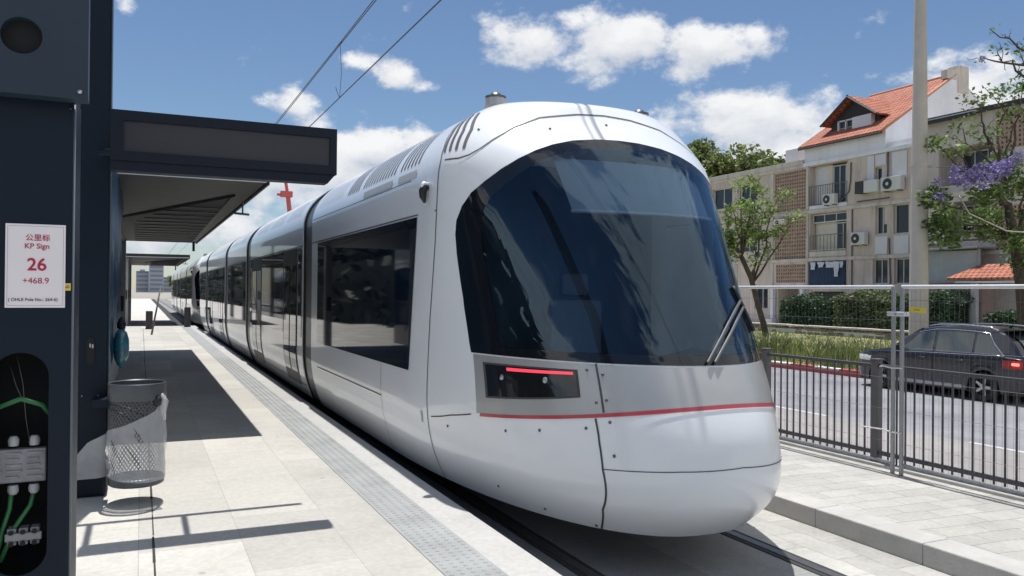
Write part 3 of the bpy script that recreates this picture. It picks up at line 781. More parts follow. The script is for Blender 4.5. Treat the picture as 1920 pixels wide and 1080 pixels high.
    for (u, z) in ((-1.235, .80), (-1.08, .88), (-.97, .93), (-.80, .99), (-.70, 1.045), (-.695, .83), (-.86, .34), (-.66, .30), (-1.03, .42), (-.695, 1.35), (-.70, 1.185), (-.76, 1.375), (-.745, 1.165), (-.02, 3.30), (-.55, 3.22), (-1.05, 3.22)):
        c = Su(u, z, .004); nn = (c - Su(u, z)).normalized()
        bo = MB(); bo.lathe([(.001, .005), (.009, .004), (.012, 0)], 10); o = bo.build('bolt', M['bolt'], root, smooth=True)
        o.location = c; o.rotation_euler = nn.to_track_quat('Z', 'Y').to_euler()
    for sd in (-1, 1):
        em = MB(); patch_s(em, sd, lambda s, t: (lerp(2.60, 2.635, s), lerp(.76, .86, t)), 2, 3, .004); em.build('side_mark', M['greystrip'], root)
        # rear-view camera pods
        c = Ss(sd, 2.42, 2.735)
        mc = MB(); mc.tube([c + Vector((sd * .0, 0, .05)), c + Vector((sd * .03, -.01, .05)), c + Vector((sd * .05, -.012, .02)), c + Vector((sd * .045, 0, -.03)), c + Vector((sd * .02, .025, -.075))], [.022, .034, .036, .03, .012], 12)
        o = mc.build('camera_pod', M['rubber'], root, smooth=True)
        cc = MB(); cc.tube([c + Vector((sd * .0, 0, .075)), c + Vector((sd * .04, -.012, .078)), c + Vector((sd * .07, -.02, .05))], [.02, .024, .012], 10); cc.build('pod_cap', M['white'], o, smooth=True)
        # roof antennas
        an = MB(); x = sd * .74; zr = zroof(x) - .07
        an.lathe([(.115, 0), (.098, .08), (.088, .125)], 10, (x, 2.32, zr)); ao = an.build('roof_box', M['greyplast'], root)
        ah = MB(); ah.lathe([(.092, 0), (.092, .016), (.055, .022), (.04, .045), (.01, .055)], 14, (x, 2.32, zr + .126)); ah.build('antenna_cap', M['bolt'], ao, smooth=40)
        # roof vents
        for (ya, yb, nn_, za, zb, m_) in ((1.93, 2.15, 4, 3.05, 3.40, 'slot'), (2.78, 3.32, 6, 3.04, 3.42, 'slot'), (3.55, 4.75, 12, 3.04, 3.42, 'slot'), (5.0, 5.5, 6, 3.04, 3.40, 'slot'), (5.9, 7.2, 10, 3.05, 3.36, 'greystrip')):
            vb = MB()
            for i in range(nn_):
                y = lerp(ya, yb, i / (nn_ - 1)); dy = .16 if nn_ == 4 else .0
                line_s(vb, sd, [(y, za), (y + .02 + dy * .3, lerp(za, zb, .5)), (y + .04 + dy, zb)], .030 if m_ == 'slot' else .02, .0045, 6)
            vo = vb.build('roof_vent', M[m_], root, smooth=True)
            if nn_ in (6, 12) and ya < 4:
                lb = MB(); patch_s(lb, sd, lambda s, t: (lerp(ya - .02, yb - .1 * (nn_ > 6), s), lerp(2.915, 2.985, t)), 4, 2, .0045); lb.build('grey_label', M['greystrip'], vo, smooth=True)
        # cab saloon window
        wn = MB(); patch_s(wn, sd, lambda s, t: (lerp(lerp(2.92, 2.70, t), 7.13, s), lerp(1.185, 2.555, t)), 12, 6, .006); wn.build('side_window', M['dglass'], root, smooth=True)
        # openings of the carriages behind: (kind, y0, y1)
        for kind, ya, yb in (('w', 8.36, 8.66), ('d', 8.74, 10.04), ('w', 10.08, 12.82), ('d', 12.86, 14.34), ('w', 14.40, 14.68), ('w', 15.62, 19.86), ('w', 20.84, 21.3), ('d', 21.36, 22.7), ('w', 22.76, 25.14), ('d', 25.2, 26.55), ('w', 26.62, 27.34), ('w', 28.4, 31.7)):
            if kind == 'w':
                wn = MB(); patch_s(wn, sd, lambda s, t: (lerp(ya, yb, s), lerp(1.185, 2.555, t)), 6, 6, .006); wn.build('side_window', M['dglass'], root, smooth=True)
            else:
                f = MB(); patch_s(f, sd, lambda s, t: (lerp(ya, yb, s), lerp(.42, 2.56, t)), 4, 14, .005); d = f.build('door', M['rubber'], root, smooth=True)
                ym = (ya + yb) / 2
                for a_, b_ in ((ya + .06, ym - .05), (ym + .05, yb - .06)):
                    p = MB(); patch_s(p, sd, lambda s, t: (lerp(a_, b_, s), lerp(.62, 2.30, t)), 3, 12, .010); p.build('door_glass', M['dglass'], d, smooth=True)
        # seams along the carriages behind
        s2 = MB()
        for a_, b_ in ((8.3, 14.7), (15.55, 19.9), (20.8, 27.4), (28.3, 31.9)):
            line_s(s2, sd, [(a_, 2.575), (b_, 2.575)], .012); line_s(s2, sd, [(a_, .46), (b_, .46)], .012)
        s2.build('carriage_seam', M['seam'], root, smooth=True)
    for a_, b_ in ((8.28, 14.74), (15.54, 19.94), (20.74, 27.44)):
        cs = shell(a_, b_, 'carriage_shell', M['white'], root)
        for sd in (-1, 1):
            n_ = int((b_ - a_) / .16); vb = MB()
            for i in range(3, n_ - 2):
                if i % 12 in (0, 1): continue
                y = a_ + i * .16; line_s(vb, sd, [(y, 3.06), (y + .02, 3.2), (y + .04, 3.36)], .028, .0045, 3)
            vb.build('carriage_vent', M['greystrip'], cs, smooth=True)
    for a_, b_ in ((7.57, 8.28), (14.74, 15.54), (19.94, 20.74), (27.44, 28.24)):
        bw = shell(a_ + .03, b_ - .03, 'bellows', M['bellows'], root, .978)
        e1 = shell(a_ - .004, a_ + .05, 'bellows_edge', M['rubber'], bw, .992); e2 = shell(b_ - .05, b_ + .004, 'bellows_edge', M['rubber'], bw, .992)
    # rear cab
    rc = cab_shell(6.2, root); rc.name = 'rear_cab_shell'; rc.location = (0, 34.44, 0); rc.rotation_euler = (0, 0, PI)
    wsr = windscreen(root, False); wsr.name = 'rear_windscreen'; wsr.location = (0, 34.44, 0); wsr.rotation_euler = (0, 0, PI)
    un = MB()
    for yy in (3.3, 9.5, 16, 22, 29): un.box(-.82, .82, yy, yy + 2.2, .05, .225, .03)
    un.box(-.7, .7, 2.6, 32, .16, .23)
    un.build('underframe', M['under'], root)
    return root
tram = make_tram()
tram['label'] = 'white tram with wide dark curved windscreen and red stripe, standing at the near platform'
tram2 = copy_tree(tram); tram2.location = (XC, TY0 + 35.0, 0)
tram2['label'] = 'far white tram coupled behind the near one, at the distant end of the platform'

# overhead line
ow = thing('overhead_wire', 'dark overhead contact wire and twin catenary cables hung above the tram track', 'wire', (XC, 16, 5.7))
MB().tube([(0, -26, .02), (0, 0, .02), (0, 40, .03), (0, 120, .03)], .011, 6).build('contact_wire', M['cable'], ow)
for dx in (-.045, .045):
    MB().tube([(dx, -26, 1.30), (dx, -13, 1.16), (dx * .3, 0, 1.09), (dx * .6, 14, 1.03), (dx, 40, 1.25), (dx, 120, 1.3)], .010, 6).build('catenary_cable', M['cable'], ow)
dr = MB().tube([(0, .0, 1.09), (.03, 0, .5), (0, 0, .02)], .005, 5).tube([(0, -.12, 1.09), (0, .12, 1.09)], .022, 6).tube([(0, 0, .02), (-.05, 0, .12), (-.08, 0, .22)], .006, 5)
dr.build('dropper', M['cable'], ow)
MB().tube([(0, 32, 1.16), (0, 32, .02)], .005, 5).build('dropper', M['cable'], ow)

# ================================================================== PLATFORM OBJECTS
def text(body, size, loc, m, parent, bold=0.0, name='lettering'):
    cu = bpy.data.curves.new(name, 'FONT'); cu.body = body; cu.size = size; cu.align_x = 'CENTER'; cu.align_y = 'CENTER'; cu.offset = bold; cu.extrude = .0004
    tmp = bpy.data.objects.new(name, cu); COL.objects.link(tmp)
    dg = bpy.context.evaluated_depsgraph_get(); me = bpy.data.meshes.new_from_object(tmp.evaluated_get(dg))
    bpy.data.objects.remove(tmp); me.materials.clear(); me.materials.append(m)
    o = bpy.data.objects.new(name, me); COL.objects.link(o); o.parent = parent
    o.location = loc; o.rotation_euler = (PI / 2, 0, 0); return o

# ---- overhead-line mast with open cable hatch (front face at y = 3.3)
PX1, PX0, PY = -.222, -.80, 3.30
mast = thing('catenary_mast', 'dark blue-grey steel mast with an open arched cable hatch, nearest at the left edge', 'mast', (-.5, 3.45, .3))
def rel(o, root): o.location = (o.location[0] - root.location[0], o.location[1] - root.location[1], o.location[2] - root.location[2])
# front plate with a stadium-shaped hole
HX, HR, HZ0, HZ1 = -.383, .088, .98, 1.585
outer = []; inner = []
N = 48
for i in range(N):
    a = 2 * PI * i / N; ca, sa = math.cos(a), math.sin(a)
    inner.append((HX + HR * ca, (HZ1 if sa >= 0 else HZ0) + HR * sa))
    x, z = inner[-1]
    outer.append(None)
mb = MB()
def ringpts(y): return [(x, y, z) for x, z in inner]
zb, zt, xl, xr = .3, 2.6, PX0, PX1 - .014
# outer loop: project each inner point radially on the rectangle
out = []
for i in range(N):
    a = 2 * PI * i / N; ca, sa = math.cos(a), math.sin(a)
    if i == 0 or i == N // 2: pass
    if abs(ca) > .72: x = xr if ca > 0 else xl; z = lerp(HZ0 if sa < 0 else HZ1, zb if sa < 0 else zt, abs(sa) / .69)
    else: z = zt if sa > 0 else zb; x = HX + (xr - HX) * ca / .72 if ca > 0 else HX + (HX - xl) * ca / .72
    out.append((x, z))
vs = [(x, PY, z) for x, z in out] + [(x, PY, z) for x, z in inner] + [(x, PY + .012, z) for x, z in inner]
fs = []
for i in range(N):
    j = (i + 1) % N; fs += [(i, j, N + j, N + i), (N + i, N + j, 2 * N + j, 2 * N + i)]
mb.add(vs, fs)
# rounded right edge, side and top of the plate, plain upper shaft
for (z0, z1) in ((.3, 2.6),):
    arc = [(xr + .014 * math.sin(t), PY + .014 - .014 * math.cos(t)) for t in [k / 6 * PI / 2 for k in range(7)]] + [(PX1, PY + .30), (xl, PY + .30), (xl, PY)]
    mb.grid([[(x, y, z) for x, y in arc] for z in (z0, z1)])
o = mb.build('mast_casing', M['navy'], mast, smooth=40); rel(o, mast)
o = MB().tube([(PX1 - .002, PY + .006, .3), (PX1 - .002, PY + .006, 2.56)], .0045, 8).build('edge_strip', M['edgegrey'], mast, smooth=True); rel(o, mast)
b2 = MB().box(PX0, PX1, PY + .001, PY + .30, 2.6, 7.4, .014); o = b2.build('mast_shaft', M['navy'], mast); rel(o, mast)
hb = MB(); hb.box(PX0 + .02, PX1 - .03, PY + .24, PY + .25, .5, 2.2); hb.box(PX0 + .02, PX0 + .03, PY + .02, PY + .25, .5, 2.2).box(PX1 - .04, PX1 - .03, PY + .02, PY + .25, .5, 2.2)
o = hb.build('hatch_lining', M['hole'], mast); rel(o, mast)
# upper plate with a round opening
up_ = MB(); N2 = 32; cx, cz, rr = -.382, 2.765, .063; x0, x1, z0, z1 = -.84, -.178, 2.565, 3.6; Y2 = 3.22
inn = [(cx + rr * math.cos(2 * PI * i / N2), cz + rr * math.sin(2 * PI * i / N2)) for i in range(N2)]
oo = []
for i in range(N2):
    a = 2 * PI * i / N2; ca, sa = math.cos(a), math.sin(a); k = 1 / max(abs(ca), abs(sa)); px_, pz_ = ca * k, sa * k
    oo.append((cx + (px_ * (x1 - cx) if px_ > 0 else px_ * (cx - x0)), cz + (pz_ * (z1 - cz) if pz_ > 0 else pz_ * (cz - z0))))
up_.add([(x, Y2, z) for x, z in oo] + [(x, Y2, z) for x, z in inn] + [(x, Y2 + .04, z) for x, z in inn], [f for i in range(N2) for f in ((i, (i + 1) % N2, N2 + (i + 1) % N2, N2 + i), (N2 + i, N2 + (i + 1) % N2, 2 * N2 + (i + 1) % N2, 2 * N2 + i))])
up_.grid([[(x, y, z) for (x, z) in ((x0, z0), (x1, z0), (x1, z1), (x0, z1))] for y in (Y2, PY - .002)], closed=True)
o = up_.build('upper_plate', M['navy2'], mast); rel(o, mast)
o2 = MB().box(cx - .1, cx + .1, Y2 + .042, Y2 + .05, cz - .1, cz + .1).build('hollow_back', M['hole'], o)
for (x, z) in ((-.203, 2.59), (-.203, 3.02)):
    bo = MB().lathe([(.008, 0), (.007, .004), (.001, .006)], 8, (0, 0, 0), 'y'); o = bo.build('plate_screw', M['alu'], mast, smooth=True, loc=(x, Y2 - .006, z)); rel(o, mast)
# inside the hatch: terminal block, glands, cables, lower terminals
tb_ = MB().box(-.50, -.305, PY + .06, PY + .10, 1.205, 1.325, .006)
for k in range(5):
    for q in range(3): tb_.box(-.495 + q * .065, -.45 + q * .065 + random.uniform(-.01, .01), PY + .054, PY + .061, 1.222 + k * .021, 1.230 + k * .021)
o = tb_.build('terminal_block', M['bar'], mast); rel(o, mast)
for x in (-.41, -.345):
    for z, s in ((1.335, 1), (1.195, -1)):
        gl = MB().lathe([(.016, 0), (.018, .012), (.018, .024), (.011, .034)], 12); o = gl.build('cable_gland', M['gland'], mast, smooth=40, loc=(x, PY + .08, z)); o.rotation_euler = (0 if s > 0 else PI, 0, 0); rel(o, mast)
for path, r in (([(-.415, PY + .08, 1.17), (-.42, PY + .075, 1.11), (-.44, PY + .07, 1.04), (-.46, PY + .07, .93)], .008), ([(-.345, PY + .08, 1.17), (-.355, PY + .07, 1.12), (-.40, PY + .065, 1.05), (-.445, PY + .06, .93)], .008),
                ([(-.52, PY + .10, 1.38), (-.46, PY + .06, 1.475), (-.385, PY + .05, 1.505), (-.32, PY + .06, 1.48), (-.29, PY + .09, 1.43)], .009)):
    o = MB().tube(path, r, 8).build('green_cable', M['green'], mast, smooth=True); rel(o, mast)
for path in ([(-.40, PY + .05, 1.66), (-.38, PY + .05, 1.56), (-.37, PY + .05, 1.44), (-.36, PY + .07, 1.35)], [(-.42, PY + .06, 1.62), (-.40, PY + .05, 1.55), (-.38, PY + .05, 1.50)]):
    o = MB().tube(path, .0014, 5).build('thin_wire', M['bolt'], mast, smooth=True); rel(o, mast)
lt = MB()
for k in range(3): lt.box(-.425 + k * .036, -.395 + k * .036, PY + .05, PY + .10, .985, 1.045, .004)
lt.box(-.43, -.315, PY + .04, PY + .055, 1.002, 1.03, .003)
o = lt.build('lower_terminal', M['bar'], mast); rel(o, mast)
for k in range(3):
    for z in (1.035, .995):
        o = MB().lathe([(.009, 0), (.008, .006)], 10, (0, 0, 0), 'y').build('terminal_screw', M['hole'], mast, loc=(-.41 + k * .036, PY + .034, z)); rel(o, mast)

# ---- laminated position sign stuck on the mast
sg = thing('position_sign', 'white paper sign with red number 26 stuck on the dark mast', 'sign', (-.3395, 3.296, 1.978))
MB().box(-.092, .092, -.0015, .0015, -.147, .147).build('paper', M['paper'], sg)
bd = MB()
for a in ((-.086, .086, .139, .1402), (-.086, .086, -.1402, -.139), (-.086, -.0848, -.139, .139), (.0848, .086, -.139, .139)): bd.box(a[0], a[1], -.0022, -.0017, a[2], a[3])
bd.build('border_line', M['border'], sg)
text('公里标', .0255, (.006, -.0024, .098), M['crimson'], sg, .0002)
text('KP Sign', .0255, (.004, -.0024, .069), M['crimson'], sg, .0003)
text('26', .061, (.004, -.0024, .003), M['crimson'], sg, .0011)
text('+468.9', .0295, (.001, -.0024, -.053), M['crimson'], sg, 0)
text('OHLE Pole No.: 264-6)', .0150, (-.002, -.0024, -.119), M['ink'], sg, .0002)
text('(', .0150, (-.080, -.0024, -.119), M['ink'], sg, .0002)
ys = thing('inspection_sticker', 'small yellow inspection sticker at the right edge of the mast', 'sticker', (-.2405, 3.2975, 1.905))
MB().box(-.0105, .0105, -.001, .001, -.013, .013).build('sticker_sheet', M['yellow'], ys)
MB().box(-.007, .006, -.0018, -.0012, -.004, -.001).box(-.006, .007, -.0018, -.0012, .002, .0045).build('sticker_mark', M['ink'], ys)

# ---- display pillar and departure display
dp = thing('display_pillar', 'dark pillar with rounded lower end behind the mast, carrying the departure display', 'pillar', (-.36, 7.05, .3))
prof = [(-.46 + .06 * (1 - math.cos(t)) - .0, .60 + .10 - .10 * math.sin(t)) for t in [k / 6 * PI / 2 for k in range(7)]] + [(-.235 - .06 * (1 - math.cos(t)), .70 - .10 * math.sin(t)) for t in [PI / 2 - k / 6 * PI / 2 for k in range(7)]] + [(-.235, 4.3), (-.46, 4.3)]
o = MB().prism(prof, 'y', 6.90, 7.20).build('pillar_cladding', M['navy'], dp, smooth=30); rel(o, dp)
o = MB().box(-.232, -.222, 6.93, 7.17, .75, 4.3).build('pillar_trim', M['navy2'], dp); rel(o, dp)
o = MB().box(-.55, -.225, 6.98, 7.3, .3, .57, .03).build('pillar_foot', M['frame'], dp); rel(o, dp)
sl = MB().prism([(-.345 + .028 * math.cos(t) , (1.50 if math.sin(t) >= 0 else 1.36) + .028 * math.sin(t)) for t in [k / 16 * 2 * PI for k in range(16)]], 'y', 6.892, 6.899)
o = sl.build('lock_slot', M['hole'], dp); rel(o, dp)
o = MB().box(-.352, -.342, 6.884, 6.892, 1.455, 1.485, .002).box(-.336, -.324, 6.884, 6.892, 1.45, 1.48, .002).build('lock_clip', M['gland'], dp); rel(o, dp)
for x in (-.43, -.40, -.29):
    o = MB().lathe([(.004, 0), (.001, .003)], 6, (0, 0, 0), 'y').build('pillar_screw', M['alu'], dp, loc=(x, 6.896, 1.09)); rel(o, dp)
dd = thing('departure_display', 'long dark departure display board, switched off, projecting from the pillar above the platform', 'display', (.6, 6.15, 2.9))
fr = MB(); X0, X1, Z0, Z1, YD = -.200, 1.330, 2.772, 3.116, 6.10
for a in ((X0, X1, 3.048, Z1), (X0, X1, Z0, 2.838), (X0, X0 + .08, 2.838, 3.048), (X1 - .05, X1, 2.838, 3.048)): fr.box(a[0], a[1], YD, YD + .15, a[2], a[3])
o = fr.build('display_frame', M['frame'], dd); rel(o, dd)
o = MB().box(X0 + .02, X1 - .02, YD + .02, YD + .14, 2.80, 3.09).build('display_screen', M['screen'], dd); rel(o, dd)
o = MB().prism([(X0, 2.771), (X1 - .01, 2.771), (1.265, 2.705), (X0, 2.705)], 'y', YD + .012, YD + .14).build('display_underbox', M['frame'], dd); rel(o, dd)
o = MB().tube([(-.3, 6.78, 2.92), (1.24, 6.78, 2.92)], .03, 10).build('support_tube', M['navy'], dd, smooth=True); rel(o, dd)
for x in (-.17, .42):
    o = MB().box(x - .02, x + .02, YD + .15, 6.78, 2.90, 2.94).build('support_bracket', M['navy'], dd); rel(o, dd)

# ---- wire litter bin with a plastic liner
bn = thing('litter_bin', 'round grey wire-mesh litter bin hung beside the pillar', 'bin', (-.02, 6.72, .42)); RB = .193
MB().lathe([(RB + .006, .655), (RB + .008, .66), (RB + .008, .775), (RB + .002, .782), (RB - .006, .775), (RB - .006, .655)], 40, cap=False).build('bin_rim', M['binmet'], bn, smooth=40)
MB().lathe([(.001, .02), (RB - .012, .02), (RB, .03), (RB + .002, .075), (RB - .006, .08)], 40, cap=False).build('bin_base', M['binmet'], bn, smooth=40)
ms = MB()
for d in (-1, 1):
    for k in range(44):
        pts = []
        for i in range(13):
            h = .06 + .60 * i / 12; a = 2 * PI * k / 44 + d * i / 12 * 2.1
            p = Vector((RB * math.cos(a), RB * math.sin(a), h)); pts.append((p, Vector((math.cos(a), math.sin(a), 0))))
        strip_on(ms, pts, .0062)
ms.build('bin_mesh', M['binmet'], bn)
o = MB().tube([(-RB, .0, .60), (-.10, -.13, .56), (.06, -.165, .46)], .010, 6).tube([(-RB + .02, -.03, .63), (-.05, -.15, .60), (.10, -.15, .52)], .009, 6).build('bin_strap', M['rubber'], bn, smooth=True)
MB().box(-.30, -RB + .01, -.02, .22, .60, .66).build('bin_bracket', M['navy'], bn); MB().box(-.30, -RB + .01, .02, .2, .1, .14).build('bin_bracket', M['navy'], bn)
# liner film
bg_ = thing('plastic_liner', 'clear plastic liner bag sagging out of the wire bin towards the pillar', 'bag', (-.02, 6.72, .42))
rows = []
random.seed(2)
NS, NT_ = 46, 16
for j in range(NT_ + 1):
    t = j / NT_; r = []
    for i in range(NS + 1):
        s = i / NS
        if s < .38:
            q = s / .38; x = lerp(-.62, -.195, q); yv = lerp(-.13, -.03, q) - .03 * math.sin(q * 9)
            top = interp(q, [0, .25, .45, .7, 1], [.34, .225, .225, .36, .42]); bo_ = interp(q, [0, .5, 1], [.10, .085, .10])
        else:
            q = (s - .38) / .62; a = lerp(PI * 1.0, PI * 2.02, q); rr_ = RB + .006 + .004 * math.sin(q * 23); x = rr_ * math.cos(a); yv = rr_ * math.sin(a)
            top = interp(q, [0, .35, .7, .92, 1], [.42, .48, .58, .70, .68]); bo_ = interp(q, [0, .5, 1], [.10, .06, .05])
        z = lerp(bo_, top, t); k = .010 * math.sin(i * 1.3 + j * .9) * math.sin(t * PI)
        r.append((x + k, yv + k, z))
    rows.append(r)
MB().grid(rows).build('liner_film', M['bag'], bg_, smooth=True)
kn = MB().tube([(.165, -.12, .70), (.185, -.115, .64), (.178, -.10, .56), (.19, -.09, .50)], [.012, .032, .022, .010], 10); kn.build('liner_knot', M['bag'], bg_, smooth=True)
MB().lathe([(.001, 0), (.03, .02), (.034, .06), (.02, .09)], 12, (.135, -.135, .60)).build('bag_clip', M['rubber'], bn, smooth=True)

# ---- tram stop shelter (one near, one far)
def shelter(label, loc, px=-.52):
    r = thing('tram_shelter', label, 'shelter', loc, 0, 'tram stop shelters')
    ys_posts = (5.2, 13.4) if px > -1 else (.6, 6.5, 13.0)
    # local coordinates: x across (roof edge at 1.40), y along, z above the platform
    tp = MB().box(-2.6, 1.385, .05, 13.85, 2.93, 3.04, .015); tp.build('roof', M['alu'], r)
    fa = MB()
    fa.box(1.387, 1.42, 0, 13.9, 2.87, 3.05, .012).box(-2.6, 1.385, 0.0, .045, 2.905, 3.05, .01).box(-2.6, 1.385, 13.855, 13.9, 2.905, 3.05, .01)
    fa.build('fascia', M['soffit'], r)
    MB().box(-2.58, 1.38, -.006, -.001, 2.895, 2.925).build('edge_trim', M['alu'], r)
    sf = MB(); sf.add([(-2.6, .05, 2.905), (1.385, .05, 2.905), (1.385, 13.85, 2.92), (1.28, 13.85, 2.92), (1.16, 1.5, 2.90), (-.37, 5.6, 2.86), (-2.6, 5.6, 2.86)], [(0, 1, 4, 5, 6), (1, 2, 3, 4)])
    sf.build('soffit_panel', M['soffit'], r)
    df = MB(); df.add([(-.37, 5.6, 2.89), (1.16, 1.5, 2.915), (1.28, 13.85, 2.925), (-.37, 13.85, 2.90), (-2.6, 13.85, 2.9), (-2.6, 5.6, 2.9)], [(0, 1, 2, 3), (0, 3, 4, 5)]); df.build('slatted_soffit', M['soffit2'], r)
    MB().tube([(-.37, 5.58, 2.855), (1.16, 1.48, 2.895)], .03, 4).tube([(-.37, 5.6, 2.855), (-.37, 13.85, 2.86)], .012, 4).build('soffit_edge', M['slat'], r)
    for k in range(13):
        sl_ = MB()
        y = 3.4 + k * .82; xs = lerp(.55, -.1, min(1, (y - 3) / 4)); sl_.box(xs, 1.17 + .008 * k, y, y + .05, 2.885, 2.90)
        sl_.build('soffit_slat', M['slat'], r)
    for y in ys_posts:
        p = MB().box(px, px + .2, y, y + .22, -.4, 2.9, .012).build('shelter_post', M['galv'], r); MB().box(px + .04, px + .16, y - .03, y - .002, 1.05, 1.45, .01).build('post_speaker', M['rubber'], p)
    bk = MB().box(-2.4, -2.36, .6, 13.4, .1, 2.85); bk.build('rear_glass', M['dglass'], r)
    MB().box(1.24, 1.30, 12.6, 12.66, 2.62, 2.87).build('speaker_rod', M['rubber'], r)
    sp = MB().tube([(1.33, 2.0, 2.87), (1.33, 2.0, 2.70)], .012, 6).tube([(1.22, 2.0, 2.70), (1.42, 2.02, 2.69)], .018, 6); sp.build('hanging_camera', M['bolt'], r)
    return r
shelter('grey tram shelter roof with slatted dark underside just beyond the departure display', (-.05, 9.90, .27))
shelter('smaller-looking second shelter roof in the distance down the platform', (0.55, 39, .40), -1.28)
# ticket machine / panel wrapped in blue film
ip = thing('information_panel', 'tall panel wrapped in dark blue plastic film beside the display pillar', 'panel', (-.45, 10, .3))
rows = []; random.seed(4)
pl = MB()
for j in range(15):
    z = .46 + 2.40 * j / 14; r = []
    for i in range(29):
        y = -2.55 + 5.2 * i / 28; r.append((.19 + .018 * math.sin(i * 1.1 + j * .6) + random.uniform(-.006, .012) - .03 * (1 - j / 14) , y, z))
    rows.append(r)
pl.grid(rows); pl.add([(-.12, -2.55, .46), (.17, -2.55, .46), (.19, -2.55, 2.86), (-.12, -2.55, 2.86)], [(0, 1, 2, 3)])
pl.build('film_wrap', M['bluefilm'], ip, smooth=40)
MB().box(-.14, .15, -2.53, 2.6, .40, 2.9, .02).build('panel_body', M['frame'], ip)
MB().box(-.14, .16, -2.57, -2.54, .435, .452).box(-.14, .20, -2.57, 2.6, 2.87, 2.89).build('panel_trim', M['alu'], ip)
tbg = thing('wrapped_bundle', 'shiny teal plastic bundle bulging from the blue-wrapped panel', 'bag', (-.19, 9.6, 1.28))
sp = MB().lathe([(.004, -.28), (.05, -.24), (.085, -.14), (.10, -.02), (.095, .10), (.07, .19), (.03, .24), (.004, .25)], 18)
o = sp.build('bundle_film', M['teal'], tbg, smooth=True); o.scale = (.8, 1.2, .8)
MB().lathe([(.004, .18), (.04, .20), (.045, .25), (.025, .30), (.004, .32)], 12).build('bundle_knot', M['frame'], tbg, smooth=True)

# ---- platform end: bollards, leaning stake
for (x, y, h, lb) in ((.30, 35.6, .72, 'dark bollard beside the leaning stake at the end of the platform'), (1.80, 37.2, .84, 'dark bollard at the platform edge against the tram')):
    b = thing('bollard', lb, 'bollard', (x, y, .3), 0, 'bollards at the end of the platform')
    MB().lathe([(.15, 0), (.15, .02), (.13, .025)], 18).build('bollard_foot', M['bollard'], b, smooth=40)
    MB().lathe([(.13, .02), (.13, h - .04), (.12, h), (.002, h + .004)], 18).build('bollard_shaft', M['bollard'], b, smooth=40)
stk = MB().tube([(.34, 31.0, .3), (.50, 31.3, 1.2), (.63, 31.5, 2.0)], [.035, .03, .026], 7).build('wooden_stake', M['wood'], smooth=True)
tag(stk, 'thin weathered stake leaning over the far end of the platform', 'stake')

# ================================================================== RIGHT SIDE: RAILING, FENCE, LAMP POST
rl = thing('metal_railing', 'dark metal railing with vertical bars along the road edge beside the tram', 'railing', (6.95, 6, .17))
y0, y1 = -3.5, 5.2
posts = [-3.32 - 0 + 0 , -1.55, .08, 1.71, 3.34, 4.97]
posts = [-3.18, -1.55, .08, 1.71, 3.34, 4.97]
for i, y in enumerate(posts):
    MB().box(-.042, .042, y - .042, y + .042, -.02, 1.06, .006).box(-.05, .05, y - .05, y + .05, 1.061, 1.075, .004).build('railing_post', M['post_dark'], rl)
    if i + 1 < len(posts):
        a, b = y + .044, posts[i + 1] - .044
        MB().box(-.022, .022, a, b, .985, 1.02, .004).build('top_rail', M['rail_dark'], rl)
        MB().box(-.022, .022, a, b, .085, .125, .004).build('bottom_rail', M['rail_dark'], rl)
        n = 14
        for k in range(1, n + 1):
            yy = lerp(a, b, k / (n + 1)); MB().tube([(0, yy, .02), (0, yy, .984)], .0105, 6, cap=False).build('baluster', M['rail_dark'], rl, smooth=True)
FX = 6.74
def fence_panel(label, ya, yb):
    r = thing('temporary_fence', label, 'fence', (FX, ya, .155), 0, 'temporary wire fence panels'); L = yb - ya; H = 1.83
    MB().tube([(0, 0, 0), (0, 0, H)], .021, 10).build('frame_post', M['galv'], r, smooth=40); MB().tube([(0, L, 0), (0, L, H)], .021, 10).build('frame_post', M['galv'], r, smooth=40)
    MB().tube([(0, .0, H), (0, L, H)], .020, 10).build('top_tube', M['galvl'], r, smooth=40)
    MB().tube([(0, .02, .10), (0, L - .02, .10)], .014, 8).build('lower_tube', M['galv'], r, smooth=40)
    w_ = MB(); n = int(L / .05)
    for k in range(1, n): w_.tube([(0, L * k / n, .10), (0, L * k / n, H)], .0012, 4, cap=False)
    for z in (.3, .62, .93, 1.24, 1.5, 1.7): w_.tube([(.004, 0, z), (.004, L, z)], .0016, 4, cap=False)
    w_.build('wire_mesh', M['wire'], r)
    return r
fence_panel('wire mesh temporary fence panel behind the tram windscreen, left of the clamped posts', 5.70, 9.2)
fence_panel('wire mesh temporary fence panel in front of the dark car, right of the clamped posts', 2.1, 5.60)
clp = thing('fence_clamp', 'galvanised clamp joining the two temporary fence posts', 'clamp', (FX, 5.65, 1.72))
MB().box(-.035, .035, -.10, .10, -.022, .022, .006).build('clamp_plate', M['galvl'], clp)
MB().lathe([(.014, 0), (.014, .03), (.006, .032)], 8, (-.036, 0, 0), 'x').build('clamp_bolt', M['galv'], clp)
for z, l in ((1.19, 'white cable tie round the fence posts at the railing top'), (.56, 'white cable tie looped low between fence posts and railing post')):
    zt_ = thing('cable_tie', l, 'cable tie', (FX, 5.66, z))
    o = MB().tube([(-.03, -.08, .005), (-.028, .03, .0), (-.02, .14, .01), (.03, .22 if z > 1 else .44, -.005 if z > 1 else -.01)], .008, 6).build('tie_loop', M['kwhite'], zt_, smooth=True)
yt = thing('warning_tag', 'yellow plastic tag tied on the wire fence right of the posts', 'tag', (FX - .012, 5.42, 1.765))
o = MB().box(-.004, .004, -.085, .085, -.026, .026).build('tag_plate', M['yellow'], yt); o.rotation_euler = (R(3), 0, 0)
o = MB().box(-.0052, -.0045, -.03, .03, -.008, .008).build('tag_mark', mat('faded_print', (.50, .36, .05), .6), yt); o.rotation_euler = (R(3), 0, 0)

